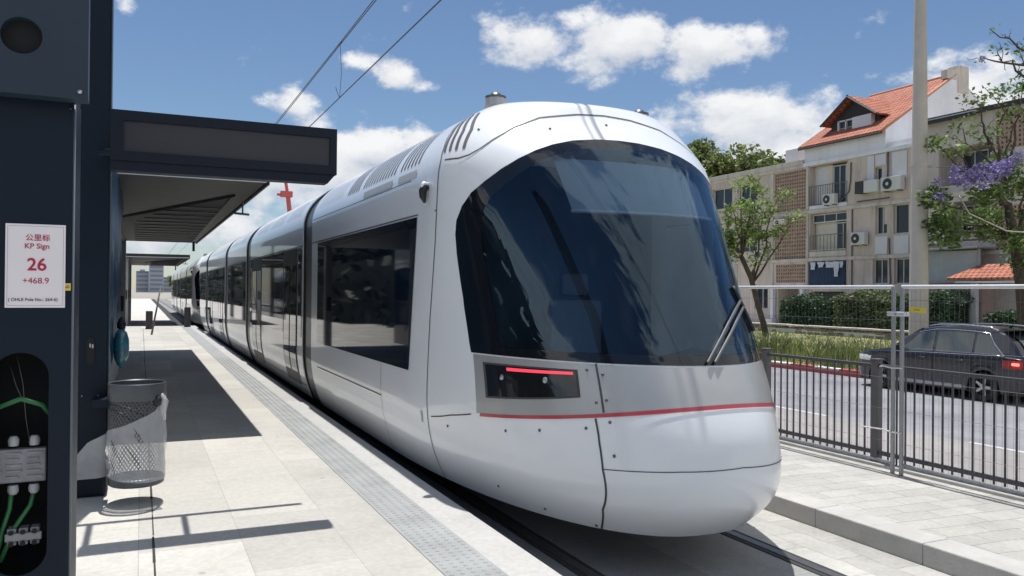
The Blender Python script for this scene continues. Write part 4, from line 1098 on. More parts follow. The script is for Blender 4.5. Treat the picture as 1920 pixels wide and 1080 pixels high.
lp_ = thing('lamp_post', 'tall pale concrete lamp post rising beyond the road, cropped by the top of the picture', 'lamp post', (20.6, 16.55, -.4))
MB().tube([(0, 0, 0), (0, 0, 5), (0, 0, 12.4)], [.275, .235, .145], 16).build('post_shaft', M['polec'], lp_, smooth=40)
MB().lathe([(.24, 0), (.24, .10)], 16, (0, 0, 6.05)).box(.2, .5, -.04, .04, 6.07, 6.13).build('post_collar', M['polec'], lp_, smooth=40)
MB().tube([(0, 0, 12.3), (-.5, 0, 12.9), (-1.8, 0, 13.1)], .05, 8).box(-2.5, -1.7, -.15, .15, 13.05, 13.2, .03).build('lamp_head', M['galv'], lp_, smooth=40)
bp_ = tag(MB().tube([(21.0, 15.6, 4.75), (20.9, 15.2, 4.2), (21.6, 14.6, 3.7), (23, 13.6, 3.55), (24.3, 12.6, 3.65)], .018, 6).build('hanging_cable', M['polec'], smooth=True), 'pale cable sagging between the lamp post and the flowering tree', 'cable')

# ================================================================== CAR (front towards +y)
def make_car():
    r = thing('parked_car', 'dark grey estate car driving past behind the wire fence', 'car', (18.35, 11.35, -.5))
    L = 4.75; W = .93
    # station tables along y (0 = rear bumper, L = nose)
    ST = [0, .03, .10, .22, .45, .8, 1.2, 1.6, 2.0, 2.4, 2.8, 3.1, 3.35, 3.6, 3.9, 4.2, 4.45, 4.6, 4.70, 4.75]
    BELT = lambda y: interp(y, [0, .1, .5, 1.5, 3.0, 3.45, 4.2, 4.55, 4.75], [.98, 1.03, 1.06, 1.03, 1.00, 1.005, .95, .86, .70])
    TOP = lambda y: interp(y, [0, .12, .30, .62, 1.1, 1.8, 2.3, 2.7, 3.1, 3.55, 3.8], [.99, 1.08, 1.36, 1.60, 1.665, 1.69, 1.68, 1.62, 1.42, 1.10, 0])
    HW = lambda y: W * interp(y, [0, .06, .2, .5, 1.2, 3.4, 4.1, 4.5, 4.68, 4.75], [.78, .87, .94, .985, 1, 1, .97, .88, .74, .62])
    def bottom(y):
        z = interp(y, [0, .15, .6, 4.1, 4.6, 4.75], [.42, .30, .22, .22, .26, .38])
        for hy in (.98, 3.78):
            d = abs(y - hy)
            if d < .385: z = max(z, .33 + math.sqrt(.385 ** 2 - d * d))
        return z
    ys_ = sorted(set([round(i * L / 76, 4) for i in range(77)] + [.03, .01, 4.73]))
    rows = []
    for y in ys_:
        w_ = HW(y); b = BELT(y); t = max(TOP(y), b + .035); zb = bottom(y); hood = t - b < .12
        wr = w_ - (.05 if hood else lerp(.05, .22, min(1, (t - b) / .62)))
        side = [(-w_ + .035, zb), (-w_ + .004, zb + .04 * 1), (-w_ - .0, max(zb + .05, .52)), (-w_ + .012, max(zb + .08, .74)), (-w_ + .004, max(zb + .1, b - .16)), (-w_ + .02, max(zb + .12, b - .02)), (-w_ + .045, max(zb + .13, b))]
        gh = [(-lerp(w_ - .045, wr, k / 4), lerp(b, t - .05 if not hood else t - .01, k / 4)) for k in (1, 2, 3, 4)]
        rf = [(-wr + .05, t - .018 if not hood else t), (-wr + .16, t), (-wr * .5, t + .012), (0, t + .02)]
        half = side + gh + rf
        rows.append([(x, y, z) for x, z in half] + [(-x, y, z) for x, z in half[::-1][1:]])
    mb = MB(); mb.grid(rows); mb.add(rows[0], [tuple(range(len(rows[0])))]); mb.add(rows[-1], [tuple(range(len(rows[0])))[::-1]])
    body = mb.build('body', M['carpaint'], r, smooth=38)
    mb = MB(); mb.box(-.80, .80, .2, 4.5, .20, .62); mb.build('underbody', M['blackpl'], r)
    # glass: panels 6 mm proud of the greenhouse
    def gp(y, k):   # k 0..1 from belt to roof edge, near side
        w_ = HW(y); b = BELT(y); t = max(TOP(y), b + .035); wr = w_ - lerp(.05, .22, min(1, (t - b) / .62)); return Vector((-lerp(w_ - .045, wr, k) - .007, y, lerp(b, t - .05, k)))
    for sd in (1, -1):
        for (ya, yb, ka, kb, slope_a, slope_b) in ((.50, 1.22, .07, .88, .42, 0), (1.28, 2.22, .07, .88, 0, 0), (2.30, 3.38, .07, .88, 0, -.62)):
            g_ = MB(); rws = []
            for j in range(7):
                k = lerp(ka, kb, j / 6); rws.append([gp(lerp(ya + slope_a * j / 6, yb + slope_b * j / 6, i / 10), k) for i in range(11)])
            rws = [[(p.x * sd, p.y, p.z) for p in rw] for rw in rws]
            g_.grid(rws); g_.build('car_window', M['carglass'], r, smooth=True)
        ch = MB(); ch.tube([(gp(y, .03).x * sd - .004 * sd, y, gp(y, .03).z) for y in [lerp(.5, 3.42, i / 14) for i in range(15)]], .011, 6)
        ch.tube([(gp(y, k).x * sd - .004 * sd, y, gp(y, k).z) for y, k in [(.50, .03), (.62, .25), (.76, .5), (.93, .93), (1.3, .95), (1.8, .95), (2.3, .95), (2.75, .93)]], .011, 6)
        ch.build('window_trim', M['chrome'], r, smooth=True)
        rr_ = MB(); rr_.tube([(-sd * .70, .75, 1.63), (-sd * .70, .95, 1.70), (-sd * .71, 1.6, 1.735), (-sd * .71, 2.2, 1.725), (-sd * .70, 2.5, 1.67)], .018, 6); rr_.build('roof_rail', M['chrome'], r, smooth=True)
        for ya in (1.42, 2.45):
            MB().tube([(-sd * .935, ya, .90), (-sd * .965, ya + .04, .905), (-sd * .965, ya + .18, .905), (-sd * .935, ya + .22, .90)], .014, 6).build('door_handle', M['carpaint'], r, smooth=True)
        for yl in (1.26, 2.27, 3.40):
            MB().box(-sd * .934 - .003, -sd * .934 + .003, yl - .004, yl + .004, .34, .98).build('door_gap', M['blackpl'], r)
        mi = MB().box(-sd * 1.06 - .07, -sd * 1.06 + .07, 3.12, 3.26, 1.03, 1.18, .04).tube([(-sd * .88, 3.22, 1.04), (-sd * 1.0, 3.2, 1.07)], .03, 6); mi.build('wing_mirror', M['blackpl'], r, smooth=40)
        MB().box(-sd * .925 - .012, -sd * .925 + .012, 1.42, 3.35, .26, .34, .008).build('sill_trim', M['greyplast'], r)
        tl = MB(); tl.grid([[(-sd * (HW(y) + .006), y, z) for y in [lerp(.10, .52, i / 8) for i in range(9)]] for z in (lerp(.80, .86, .0), .90, .985)]); tl.grid([[(-sd * x, .0 - .006 + .03 * (x > .8), z) for x in (.45, .6, .73, .80)] for z in (.82, .90, .98)])
        to = tl.build('tail_lamp', M['tail'], r, smooth=True)
        MB().box(-sd * .905 - .03, -sd * .905 + .012, .14, .30, .875, .935, .012).build('brake_light', M['brake'], to)
        hd = MB(); hd.grid([[(-sd * (HW(y) * 1.0 + .008 - .02 * (z > .8)), y, z) for y in [lerp(4.1, 4.66, i / 8) for i in range(9)]] for z in (.70, .76, .84)]); hd.build('head_lamp', M['head'], r, smooth=True)
    rw = MB(); rw.grid([[(x, interp(z, [1.08, 1.36, 1.60], [.105, .285, .60]) - .02, z) for x in [lerp(-.62, .62, i / 8) * (1 - .12 * (z - 1.1)) for i in range(9)]] for z in (1.12, 1.25, 1.38, 1.52)]); rw.build('rear_window', M['carglass'], r, smooth=True)
    MB().box(-.66, .66, .35, .72, 1.645, 1.672, .01).build('roof_spoiler', M['carpaint'], r, smooth=40)
    MB().tube([(0, .95, 1.67), (0, .90, 1.76)], [.03, .008], 8).build('roof_aerial', M['blackpl'], r, smooth=True)
    wsn = MB(); wsn.grid([[(x, interp(z, [1.10, 1.42, 1.62], [3.56, 3.11, 2.71]) + .012 - .08 * abs(x) ** 2, z + .006) for x in [lerp(-.68, .68, i / 10) for i in range(11)]] for z in (1.13, 1.25, 1.38, 1.50, 1.60)]); wsn.build('car_windscreen', M['carglass'], r, smooth=True)
    MB().box(-.5, .5, -.02, .02, .55, .62, .01).build('bumper_trim', M['chrome'], r)
    MB().box(-.26, .26, -.014, -.004, .66, .77).build('number_plate', M['yellow'], r)
    for sd in (-1, 1):
        for hy in (.98, 3.78):
            wh = MB().lathe([(.20, -.11), (.30, -.11), (.325, -.09), (.335, -.05), (.335, .05), (.325, .09), (.30, .11), (.20, .11)], 30, (0, 0, 0), 'x', cap=False)
            o = wh.build('wheel', M['tyre'], r, smooth=40, loc=(sd * .82, hy, .335))
            rm = MB().lathe([(.235, .02), (.235, .10), (.222, .104), (.21, .06)], 30, (0, 0, 0), 'x', cap=False)
            for k in range(5):
                a = 2 * PI * k / 5; c, s_ = math.cos(a), math.sin(a)
                rm.add([(.085, c * .03 - s_ * .035, s_ * .03 + c * .035), (.085, c * .03 + s_ * .035, s_ * .03 - c * .035), (.095, c * .22 + s_ * .022, s_ * .22 - c * .022), (.095, c * .22 - s_ * .022, s_ * .22 + c * .022)], [(0, 1, 2, 3)])
            rm.lathe([(.05, .09), (.045, .10), (.001, .103)], 14, (0, 0, 0), 'x', cap=False)
            ro = rm.build('alloy_rim', M['alloy'], o, smooth=40); ro.rotation_euler = (0, 0, PI if sd < 0 else 0)
            MB().lathe([(.001, .0), (.22, .0)], 20, (0, 0, 0), 'x', cap=False).build('wheel_hollow', M['blackpl'], o)
    return r
car = make_car()

# ================================================================== TREES, HEDGES
def leaves(mb, c, n, rad, size, flat=.75, droop=0.0, clump=None):
    for i in range(n):
        while True:
            p = Vector((random.uniform(-1, 1), random.uniform(-1, 1), random.uniform(-1, 1)))
            if p.length < 1: break
        p = p * (.35 + .65 * p.length) if clump is None else p
        p = Vector((p.x * rad, p.y * rad, p.z * rad * flat)) + Vector(c)
        s = size * random.uniform(.55, 1.3); d = Vector((random.gauss(0, 1), random.gauss(0, 1), random.gauss(0, .6) - droop)).normalized(); e = d.cross(Vector((random.gauss(0, 1), random.gauss(0, 1), random.gauss(0, 1)))).normalized()
        mb.add([p - d * s * .6, p + e * s * .32, p + d * s * .7, p - e * s * .32], [(0, 1, 2, 3)])
def branchy(mb, path, r0, r1):
    n = len(path); mb.tube(path, [lerp(r0, r1, i / (n - 1)) for i in range(n)], 7)

def jit(p, q, n, k):
    P = []; p, q = Vector(p), Vector(q)
    for i in range(n + 1):
        t = i / n; P.append(p.lerp(q, t) + Vector((random.uniform(-k, k), random.uniform(-k, k), random.uniform(-k, k))) * (1 if 0 < i < n else 0))
    return P

# thin young street tree beside the tram (base on the verge)
random.seed(21)
t1 = thing('street_tree', 'thin young street tree with sparse light green leaves, right beside the tram windscreen', 'tree', (27.0, 29.9, -.25))
tr = MB(); branchy(tr, [(0, 0, -.1), (-.25, 0, .8), (-.55, .05, 1.7), (-1.0, 0, 2.9), (-1.5, .1, 3.9)], .16, .11); tr.build('trunk', M['bark'], t1, smooth=True)
br_ = MB(); lv = MB()
tips = [(-2.9, .2, 5.0), (-2.4, -.3, 6.1), (-1.5, .2, 7.0), (-.6, 0, 7.6), (.2, .3, 6.4), (-.9, -.4, 5.4), (-2.0, .5, 4.6), (.9, .2, 7.0), (-1.6, -.6, 6.0), (1.3, -.2, 5.6), (-2.7, 0, 4.1), (-.2, .5, 4.9)]
for tp in tips:
    p = jit((-1.5, .1, 3.9) if tp[0] < -.3 else (-.9, 0, 2.7), tp, 5, .12); branchy(br_, p, .06, .014)
    for q in (.55, .8, 1.0):
        c = Vector(p[0]).lerp(Vector(tp), q) + Vector((random.uniform(-.3, .3), random.uniform(-.3, .3), random.uniform(-.15, .3)))
        leaves(lv, c, random.randint(62, 130), random.uniform(.38, .68), .155, .7)
br_.build('branch', M['bark'], t1, smooth=True); lv.build('crown', M['leaf_light'], t1, smooth='keep')

# jacaranda on the right
random.seed(33)
t2 = thing('flowering_tree', 'airy tree with purple blossom and feathery green leaves at the right edge', 'tree', (24.6, 16.0, -.3))
tr = MB(); branchy(tr, [(0, 0, -.2), (-.05, 0, 1.2), (-.25, 0, 2.6), (-.5, .05, 3.9), (-.9, 0, 5.0)], .22, .12); tr.build('trunk', M['bark'], t2, smooth=True)
br_ = MB(); lv = MB(); fl = MB()
def limb(a, b, r0, r1, k=.12):
    p = jit(a, b, 6, k); branchy(br_, p, r0, r1); return p
# (tip, start, leaf count factor, radius)
for (b, a, n, rad) in (((-4.1, 0, 5.0), (-.5, 0, 3.9), 330, .50), ((-3.2, .3, 4.5), (-.5, 0, 3.9), 420, .62), ((-2.3, -.3, 5.2), (-.9, 0, 5.0), 380, .60), ((-1.3, .4, 4.6), (-.5, 0, 3.9), 460, .65), ((-3.5, 0, 3.9), (-.5, 0, 3.9), 330, .55), 
                       ((-.9, -.3, 3.9), (-.25, 0, 2.6), 420, .6), ((.2, .2, 3.4), (-.25, 0, 2.6), 420, .7), ((-.1, 0, 5.6), (-.5, 0, 3.9), 600, .72), ((-.6, .4, 6.3), (-.9, 0, 5.0), 420, .62), ((.9, -.2, 5.3), (-.5, 0, 3.9), 420, .8), 
                        ((-3.9, .1, 4.3), (-.5, 0, 3.9), 200, .4)):
    p = limb(a, b, .07, .015)
    leaves(lv, b, int(n * .8), rad, .14, .7, .3); leaves(lv, Vector(p[3]), n // 6, rad * .6, .12)
for (b, a, n, rad) in (((-2.9, 0, 7.1), (-.9, 0, 5.0), 60, .5), ((-3.8, .2, 6.6), (-.9, 0, 5.0), 110, .42), ((-3.3, -.1, 6.4), (-.9, 0, 5.0), 60, .4), ((-2.1, .2, 8.0), (-1.7, 0, 6.5), 70, .55), ((-1.2, 0, 8.3), (-1.3, 0, 6.2), 90, .6), ((-.7, .1, 7.7), (-.9, 0, 5.6), 90, .55), ((-1.9, 0, 7.0), (-.9, 0, 5.2), 90, .6),
                       ((-.2, 0, 8.6), (-.7, 0, 6), 130, .55), ((-.1, .2, 9.8), (.5, 0, 7.0), 45, .5), ((-1.4, 0, 9.5), (.6, 0, 8.8), 12, .35), ((-2.0, .1, 9.3), (.5, 0, 9.2), 8, .25), ((-1.6, .1, 10.2), (.6, 0, 9.4), 10, .3), ((.6, 0, 10.0), (.6, 0, 6), 60, .7), ((.4, 0, 8.9), (.5, 0, 6.4), 160, .6)):
    p = limb(a, b, .05, .012); leaves(lv, b, n, rad, .12, .7, .2)
    for k in range(3):
        q = Vector(p[random.randint(2, 5)]); limb(q, q + Vector((random.uniform(-.7, .5), random.uniform(-.4, .4), random.uniform(-.1, .7))), .014, .006, .05)
limb((.6, 0, 4), (.6, 0, 10.2), .10, .03); limb((-.5, 0, 3.9), (.6, 0, 4.4), .09, .08)
for i in range(40):
    t = random.random(); c = (lerp(-4.1, -.9, t) + random.gauss(0, .12), random.gauss(-.35, .25), lerp(5.3, 6.35, t ** 1.1) + random.gauss(0, .18))
    leaves(fl, c, 46, .21, .08, .8)
leaves(fl, (-2.2, -.1, 9.15), 16, .14, .1); leaves(fl, (-4.3, -.3, 4.95), 70, .25, .085)
br_.build('branch', M['bark'], t2, smooth=True); lv.build('crown', M['leaf_mid'], t2, smooth='keep'); fl.build('blossom', M['flower'], t2, smooth='keep')

# big trees beyond the flats
def big_tree(label, x, y, z0, h, rad, seed, m='leaf_dark', grp='trees behind the apartment building', dens=1.0, size=.42):
    random.seed(seed); r = thing('leafy_tree', label, 'tree', (x, y, z0), 0, grp)
    tr = MB(); branchy(tr, jit((0, 0, 0), (0, 0, h * .55), 4, .15), .35, .2); tr.build('trunk', M['bark'], r, smooth=True)
    lv = MB(); br = MB()
    for i in range(26):
        a = random.uniform(0, 2 * PI); e = random.uniform(-.35, 1.0); rr_ = rad * random.uniform(.45, .95)
        c = Vector((math.cos(a) * rr_ * math.cos(e * 1.2), math.sin(a) * rr_ * math.cos(e * 1.2), h * .68 + rad * .75 * math.sin(e * 1.3)))
        branchy(br, jit((0, 0, h * .45), c, 3, .2), .12, .03); leaves(lv, c, int(170 * dens), rad * random.uniform(.24, .40), size, .75)
    br.build('branch', M['bark'], r, smooth=True); lv.build('crown', M[m], r, smooth='keep'); return r

# ================================================================== BUILDINGS
def bpart(mb, name, m, root, smooth=None, base=None):
    b = Vector(base.location if base else root.location)
    if base is None:
        p = root
        while p: b = Vector(p.location) if p.parent is None else b; p = p.parent
    mb.v = [(v[0] - b.x, v[1] - b.y, v[2] - b.z) for v in mb.v]
    return mb.build(name, m, root, smooth)
def facade(mb, X, y0, y1, z0, z1, holes, depth=.28):
    """wall in the plane x = X facing -x, with openings (ya,yb,za,zb,depth) and their reveals"""
    ysn = sorted(set([y0, y1] + [h[0] for h in holes] + [h[1] for h in holes])); zsn = sorted(set([z0, z1] + [h[2] for h in holes] + [h[3] for h in holes]))
    for i in range(len(ysn) - 1):
        for j in range(len(zsn) - 1):
            cy, cz = (ysn[i] + ysn[i + 1]) / 2, (zsn[j] + zsn[j + 1]) / 2
            if any(h[0] < cy < h[1] and h[2] < cz < h[3] for h in holes): continue
            mb.add([(X, ysn[i], zsn[j]), (X, ysn[i + 1], zsn[j]), (X, ysn[i + 1], zsn[j + 1]), (X, ysn[i], zsn[j + 1])], [(0, 1, 2, 3)])
    for h in holes:
        a, b, c, d = h[:4]; e = X + (h[4] if len(h) > 4 else depth)
        mb.add([(X, a, c), (X, b, c), (X, b, d), (X, a, d), (e, a, c), (e, b, c), (e, b, d), (e, a, d)], [(0, 1, 5, 4), (1, 2, 6, 5), (2, 3, 7, 6), (3, 0, 4, 7)])
def window(root, X, a, b, c, d, panes=2, glass='dwin', dep=.2, fw=.06, blind=None):
    f = MB()
    for q in ((a, a + fw, c, d), (b - fw, b, c, d), (a + fw, b - fw, c, c + fw), (a + fw, b - fw, d - fw, d)): f.box(X + dep - .05, X + dep, q[0], q[1], q[2], q[3])
    for k in range(1, panes):
        y = lerp(a, b, k / panes); f.box(X + dep - .045, X + dep, y - fw * .4, y + fw * .4, c + fw, d - fw)
    w_ = bpart(f, 'window', M['wframe'], root)
    bpart(MB().box(X + dep - .012, X + dep + .02, a + .02, b - .02, c + .02, d - .02), 'pane', M[glass], w_, base=root)
    if blind: bpart(MB().box(X + dep - .03, X + dep - .015, lerp(a, b, blind[0]) + .02, lerp(a, b, blind[1]) - .02, lerp(c, d, blind[2]), d - fw), 'blind', M['curtain'], w_, base=root)
    return w_
def lattice(root, X, a, b, c, d, n=13, m_=11):
    f = MB(); t = .055
    for k in range(n + 1):
        y = lerp(a, b, k / n); f.box(X + .02, X + .14, max(a, y - t), min(b, y + t), c, d)
    for k in range(m_ + 1):
        z = lerp(c, d, k / m_); f.box(X + .03, X + .13, a, b, max(c, z - t), min(d, z + t))
    o = bpart(f, 'lattice_screen', M['lattice'], root)
    bpart(MB().box(X + .8, X + .82, a, b, c, d), 'lattice_back', M['dwood'], o, base=root)
def railing(root, X, a, b, z0, z1, n=16):
    f = MB().box(X - .06, X - .02, a, b, z1 - .04, z1).box(X - .06, X - .02, a, b, z0 + .04, z0 + .08)
    for k in range(n + 1): y = lerp(a + .012, b - .012, k / n); f.box(X - .05, X - .03, y - .011, y + .011, z0 + .08, z1 - .04)
    bpart(f, 'balcony_railing', M['iron'], root)
FXB = 35.4
bA = thing('apartment_building', 'three-storey beige apartment block with lattice screens and a red tiled attic roof', 'building', (40, 42, 0))
holes = [(36.08, 38.65, 6.92, 9.30, .8), (36.05, 38.63, 4.02, 6.56, .8), (36.05, 38.5, 2.62, 3.72, .8), (33.0, 35.78, 6.86, 9.36, .95), (33.05, 35.72, 4.36, 6.58, .95), (33.07, 35.75, 2.45, 3.82, 1.0),
         (30.37, 31.12, 5.13, 6.62), (29.06, 29.98, 5.08, 6.62), (30.32, 31.27, 2.5, 3.82), (29.0, 29.92, 2.5, 3.82), (30.72, 31.14, 7.9, 8.68),
         (36.3, 38.3, .12, 2.3, 1.6), (40.2, 41.9, 7.5, 9.0), (42.6, 44.6, 7.6, 9.0), (40.2, 41.9, 4.6, 6.2), (42.4, 44.4, 4.6, 6.2), (39.2, 40.4, 1.0, 2.4), (42.4, 44.4, 1.6, 3.2), (33.2, 35.6, .12, 2.1, .5)]
for k in range(7):
    for z in (1.5, 4.6, 7.5): holes.append((47.5 + k * 3.6, 49.3 + k * 3.6, z, z + 1.5))
wl = MB(); facade(wl, FXB, 28.62, 75, -.1, 9.52, holes)
wl.add([(FXB, 28.62, -.1), (46, 28.62, -.1), (46, 28.62, 9.52), (FXB, 28.62, 9.52), (FXB, 75, -.1), (46, 75, -.1), (46, 75, 9.52), (FXB, 75, 9.52)], [(0, 1, 2, 3), (4, 7, 6, 5), (1, 5, 6, 2), (3, 2, 6, 7)])
bpart(wl, 'wall', M['wallb'], bA)
bk = MB()
for h in holes:
    if len(h) > 4 and h[4] > .9 or h[0] > 39:
        bk = MB().box(FXB + (h[4] if len(h) > 4 else .28), FXB + (h[4] if len(h) > 4 else .28) + .05, h[0] - .02, h[1] + .02, h[2] - .02, h[3] + .02); bpart(bk, 'recess_back', M['wallw'], bA)
for z in (3.93, 6.72, 9.46):
    t = MB(); t.box(FXB - .10, FXB - .002, 28.62 if z < 9 else 36.25, 75, z - .09, z + .10, .01)
    if z > 9: t.box(FXB - .14, FXB + .3, 36.25, 75, 9.565, 9.85, .01)
    bpart(t, 'floor_band', M['trimc'], bA)
for y in (35.92, 38.8, 42.1, 45.2):
    bpart(MB().box(FXB - .07, FXB - .002, y - .09, y + .09, .1, 3.83).box(FXB - .07, FXB - .002, y - .09, y + .09, 4.04, 6.62).box(FXB - .07, FXB - .002, y - .09, y + .09, 6.83, 9.36), 'pilaster', M['trimc'], bA)
lattice(bA, FXB, 36.08, 38.65, 6.92, 9.30); lattice(bA, FXB, 36.05, 38.63, 4.02, 6.56); lattice(bA, FXB, 36.05, 38.5, 2.62, 3.72, 13, 5)
# top balcony: sliding door, side shutters, railing
window(bA, FXB, 33.42, 34.36, 6.95, 9.25, 2, 'dwin', .42); bpart(MB().box(FXB + .36, FXB + .42, 34.4, 34.72, 6.9, 9.32), 'shutter', M['curtain'], bA); bpart(MB().box(FXB + .40, FXB + .5, 34.74, 35.76, 6.9, 9.34), 'shutter', M['shut'], bA); bpart(MB().box(FXB + .36, FXB + .42, 33.02, 33.4, 6.9, 9.32), 'shutter', M['curtain'], bA)
railing(bA, FXB, 33.0, 35.78, 7.02, 8.2)
window(bA, FXB, 33.12, 34.1, 4.4, 6.0, 2, 'dwin', .40); bpart(MB().box(FXB + .38, FXB + .43, 34.12, 35.66, 4.4, 6.1), 'curtain', M['curtain'], bA)
window(bA, FXB, 33.1, 35.7, 6.05, 6.55, 3, 'dwin', .25); railing(bA, FXB, 33.05, 35.72, 4.36, 5.35, 10)
bpart(MB().box(FXB - .04, FXB - .005, 33.05, 35.72, 4.1, 4.5), 'balcony_parapet', M['trimc'], bA)
bpart(MB().box(FXB - .04, FXB - .005, 33.0, 35.78, 6.84, 7.06), 'balcony_parapet', M['wallw'], bA)
window(bA, FXB, 30.37, 31.12, 5.13, 6.62, 2, 'dwin', .2, blind=(.0, .45, .35)); window(bA, FXB, 29.06, 29.98, 5.08, 6.62, 1, 'dwin', .2)
window(bA, FXB, 30.32, 31.27, 2.5, 3.82, 2, 'dwin', .2); window(bA, FXB, 29.0, 29.92, 2.5, 3.82, 2, 'dwin', .2); window(bA, FXB, 30.72, 31.14, 7.9, 8.68, 1, 'dwin', .2)
for a, b, c, d in ((31.18, 31.62, 7.95, 9.35), (29.15, 30.05, 7.92, 9.32), (30.32, 31.1, 4.06, 5.0), (29.02, 29.9, 4.04, 4.98), (30.42, 31.1, 8.75, 9.34)):
    bpart(MB().box(FXB - .05, FXB - .003, a, b, c, d, .01), 'shutter', M['shut'], bA)
for h in holes:
    if h[0] > 39: window(bA, FXB, h[0], h[1], h[2], h[3], 2, 'dwin', .2, blind=(0, .5, .4) if int(h[0] * 7) % 3 == 0 else None)
bpart(MB().box(FXB + .3, FXB + .36, 33.2, 35.6, .12, 2.1), 'ground_grille', M['dwood'], bA)
pil = MB()
for y in (38.55, 36.1): pil.box(FXB - .3, FXB - .08, y - .12, y + .12, .1, 2.35)
pil.box(FXB - .5, FXB - .06, 38.3, 39.1, .1, .42, .05)
bpart(pil, 'entrance_post', M['shut'], bA)
bpart(MB().box(FXB + 1.2, FXB + 1.5, 37.0, 37.8, .2, 2.1), 'entrance_door', M['dwood'], bA)
for path in ([(FXB - .05, 32.72, 9.2), (FXB - .06, 32.74, 8.2), (FXB - .06, 32.85, 7.6), (FXB - .06, 33.4, 7.15)], [(FXB - .05, 32.62, 6.6), (FXB - .05, 32.62, 2.4)], [(FXB - .05, 30.3, 9.4), (FXB - .06, 30.3, 8.05)], [(FXB - .05, 32.3, 6.98), (FXB - .05, 30.2, 7.0)], [(FXB - .05, 30.2, 4.9), (FXB - .05, 30.1, 2.5)]):
    bpart(MB().tube(path, .035, 6), 'wall_pipe', M['post_dark'], bA, True)
# attic
Y1, Y2, XR, ZE, ZR = 30.5, 36.2, 40.8, 10.62, 14.05
at = MB(); at.add([(FXB - .003, Y1, 9.52), (FXB - .003, Y2, 9.52), (FXB - .003, Y2, ZE), (FXB - .003, Y1, ZE), (46.2, Y1, 9.52), (46.2, Y2, 9.52), (46.2, Y2, ZE), (46.2, Y1, ZE), (XR, Y1, ZR + .06), (XR, Y2, ZR - .05)],
                 [(0, 1, 2, 3), (0, 3, 8, 7, 4), (1, 5, 6, 9, 2), (4, 7, 6, 5)])
at.box(FXB - .10, FXB - .004, 28.62, 36.3, 9.40, 9.62, .01)
at.box(FXB + .1, FXB + 3, 28.62, Y1 - .003, 9.52, 9.9)
bpart(at, 'attic_wall', M['wallw'], bA)
rf = MB()
def slab(p, th=.12):
    n = (Vector(p[1]) - Vector(p[0])).cross(Vector(p[2]) - Vector(p[0])).normalized()
    if n.z < 0: n = -n
    q = [Vector(v) + n * th for v in p]; rf.add(list(p) + q, [(0, 1, 2, 3), (4, 5, 6, 7)] + [(i, (i + 1) % 4, 4 + (i + 1) % 4, 4 + i) for i in range(4)])
k = (ZR - ZE) / (XR - FXB)
slab([(FXB - .25, Y1 + .05, ZE - .25 * k), (FXB - .25, Y2 + .15, ZE - .25 * k), (XR, Y2 + .15, ZR), (XR, Y1 + .05, ZR)])
slab([(46.45, Y1 + .05, ZE - .25 * k), (46.45, Y2 + .15, ZE - .25 * k), (XR + .003, Y2 + .15, ZR), (XR + .003, Y1 + .05, ZR)])
ro = bpart(rf, 'roof', M['tile'], bA)
vr = MB().tube([(FXB - .28, Y1 + .02, ZE - .25 * k + .06), (XR, Y1 + .02, ZR + .12)], .085, 6).tube([(XR, Y1, ZR + .13), (XR, Y2 + .1, ZR + .13)], .09, 6)
bpart(vr, 'ridge_tile', mat('pale_ridge_tile', (.50, .24, .16), .8, var=.15), ro, True, base=bA)
vb = MB().tube([(FXB - .28, Y2 + .17, ZE - .25 * k + .05), (XR, Y2 + .17, ZR + .05)], .08, 4).tube([(FXB - .29, Y1, ZE - .25 * k - .03), (FXB - .29, Y2 + .2, ZE - .25 * k - .03)], .06, 6)
bpart(vb, 'barge_board', M['dwood'], ro, base=bA)
bpart(MB().box(XR - .75, XR + .2, Y1 - .05, Y1 + .35, ZR - .2, ZR + .28).box(XR + .1, XR + .95, Y1 - .08, Y1 + .6, ZR - .9, ZR + .62, .03), 'chimney', M['trimc'], ro, base=bA)
# dormer
dm = MB(); XD = 36.45; yc, hw, zdE, zdR = 33.5, 1.68, 11.84, 12.98
dm.add([(XD, yc - hw, 11.0), (XD, yc + hw, 11.0), (XD, yc + hw, zdE), (XD, yc, zdR), (XD, yc - hw, zdE)], [(0, 1, 2, 3, 4)])
for s in (-1, 1): dm.add([(XD, yc + s * hw, 11.0), (38.0, yc + s * hw, 11.0), (38.0, yc + s * hw, zdE), (XD, yc + s * hw, zdE)], [(0, 1, 2, 3)])
do = bpart(dm, 'dormer', M['dwood'], bA)
dr_ = MB(); rf = dr_
for s in (-1, 1):
    slab([(XD - .55, yc + s * .002, zdR + .03), (XD - .55, yc + s * (hw + .28), zdE - .16), (38.35 - .55, yc + s * (hw + .28), zdE - .16), (39.6, yc + s * .002, zdR + .03)], .09)
bpart(dr_, 'dormer_roof', M['tile'], do, base=bA)
bpart(MB().box(XD - .6, XD - .56, yc - .04, yc + .04, zdR - .05, zdR + .15).tube([(XD - .57, yc - hw - .3, zdE - .14), (XD - .57, yc, zdR + .04), (XD - .57, yc + hw + .3, zdE - .14)], .07, 4), 'dormer_bargeboard', M['dwood'], do, base=bA)
bpart(MB().box(XD - .32, XD - .02, yc - 1.42, yc - .12, 11.22, 11.86, .01).box(XD - .32, XD - .02, yc - 1.42, yc + 1.05, 11.16, 11.215), 'dormer_parapet', M['shut'], do, base=bA)
fw = MB()
for a, b in ((-.1, .0), (.42, .5), (.95, 1.05)): fw.box(XD - .2, XD - .03, yc + a, yc + b, 11.22, 11.86)
fw.box(XD - .2, XD - .03, yc - .0, yc + 1.0, 11.78, 11.86).box(XD - .12, XD - .09, yc, yc + .95, 11.4, 11.43)
bpart(fw, 'dormer_window', M['wframe'], do, base=bA)
bpart(MB().box(XD - .08, XD - .03, yc, yc + .95, 11.22, 11.8), 'dormer_glass', M['dwin'], do, base=bA)
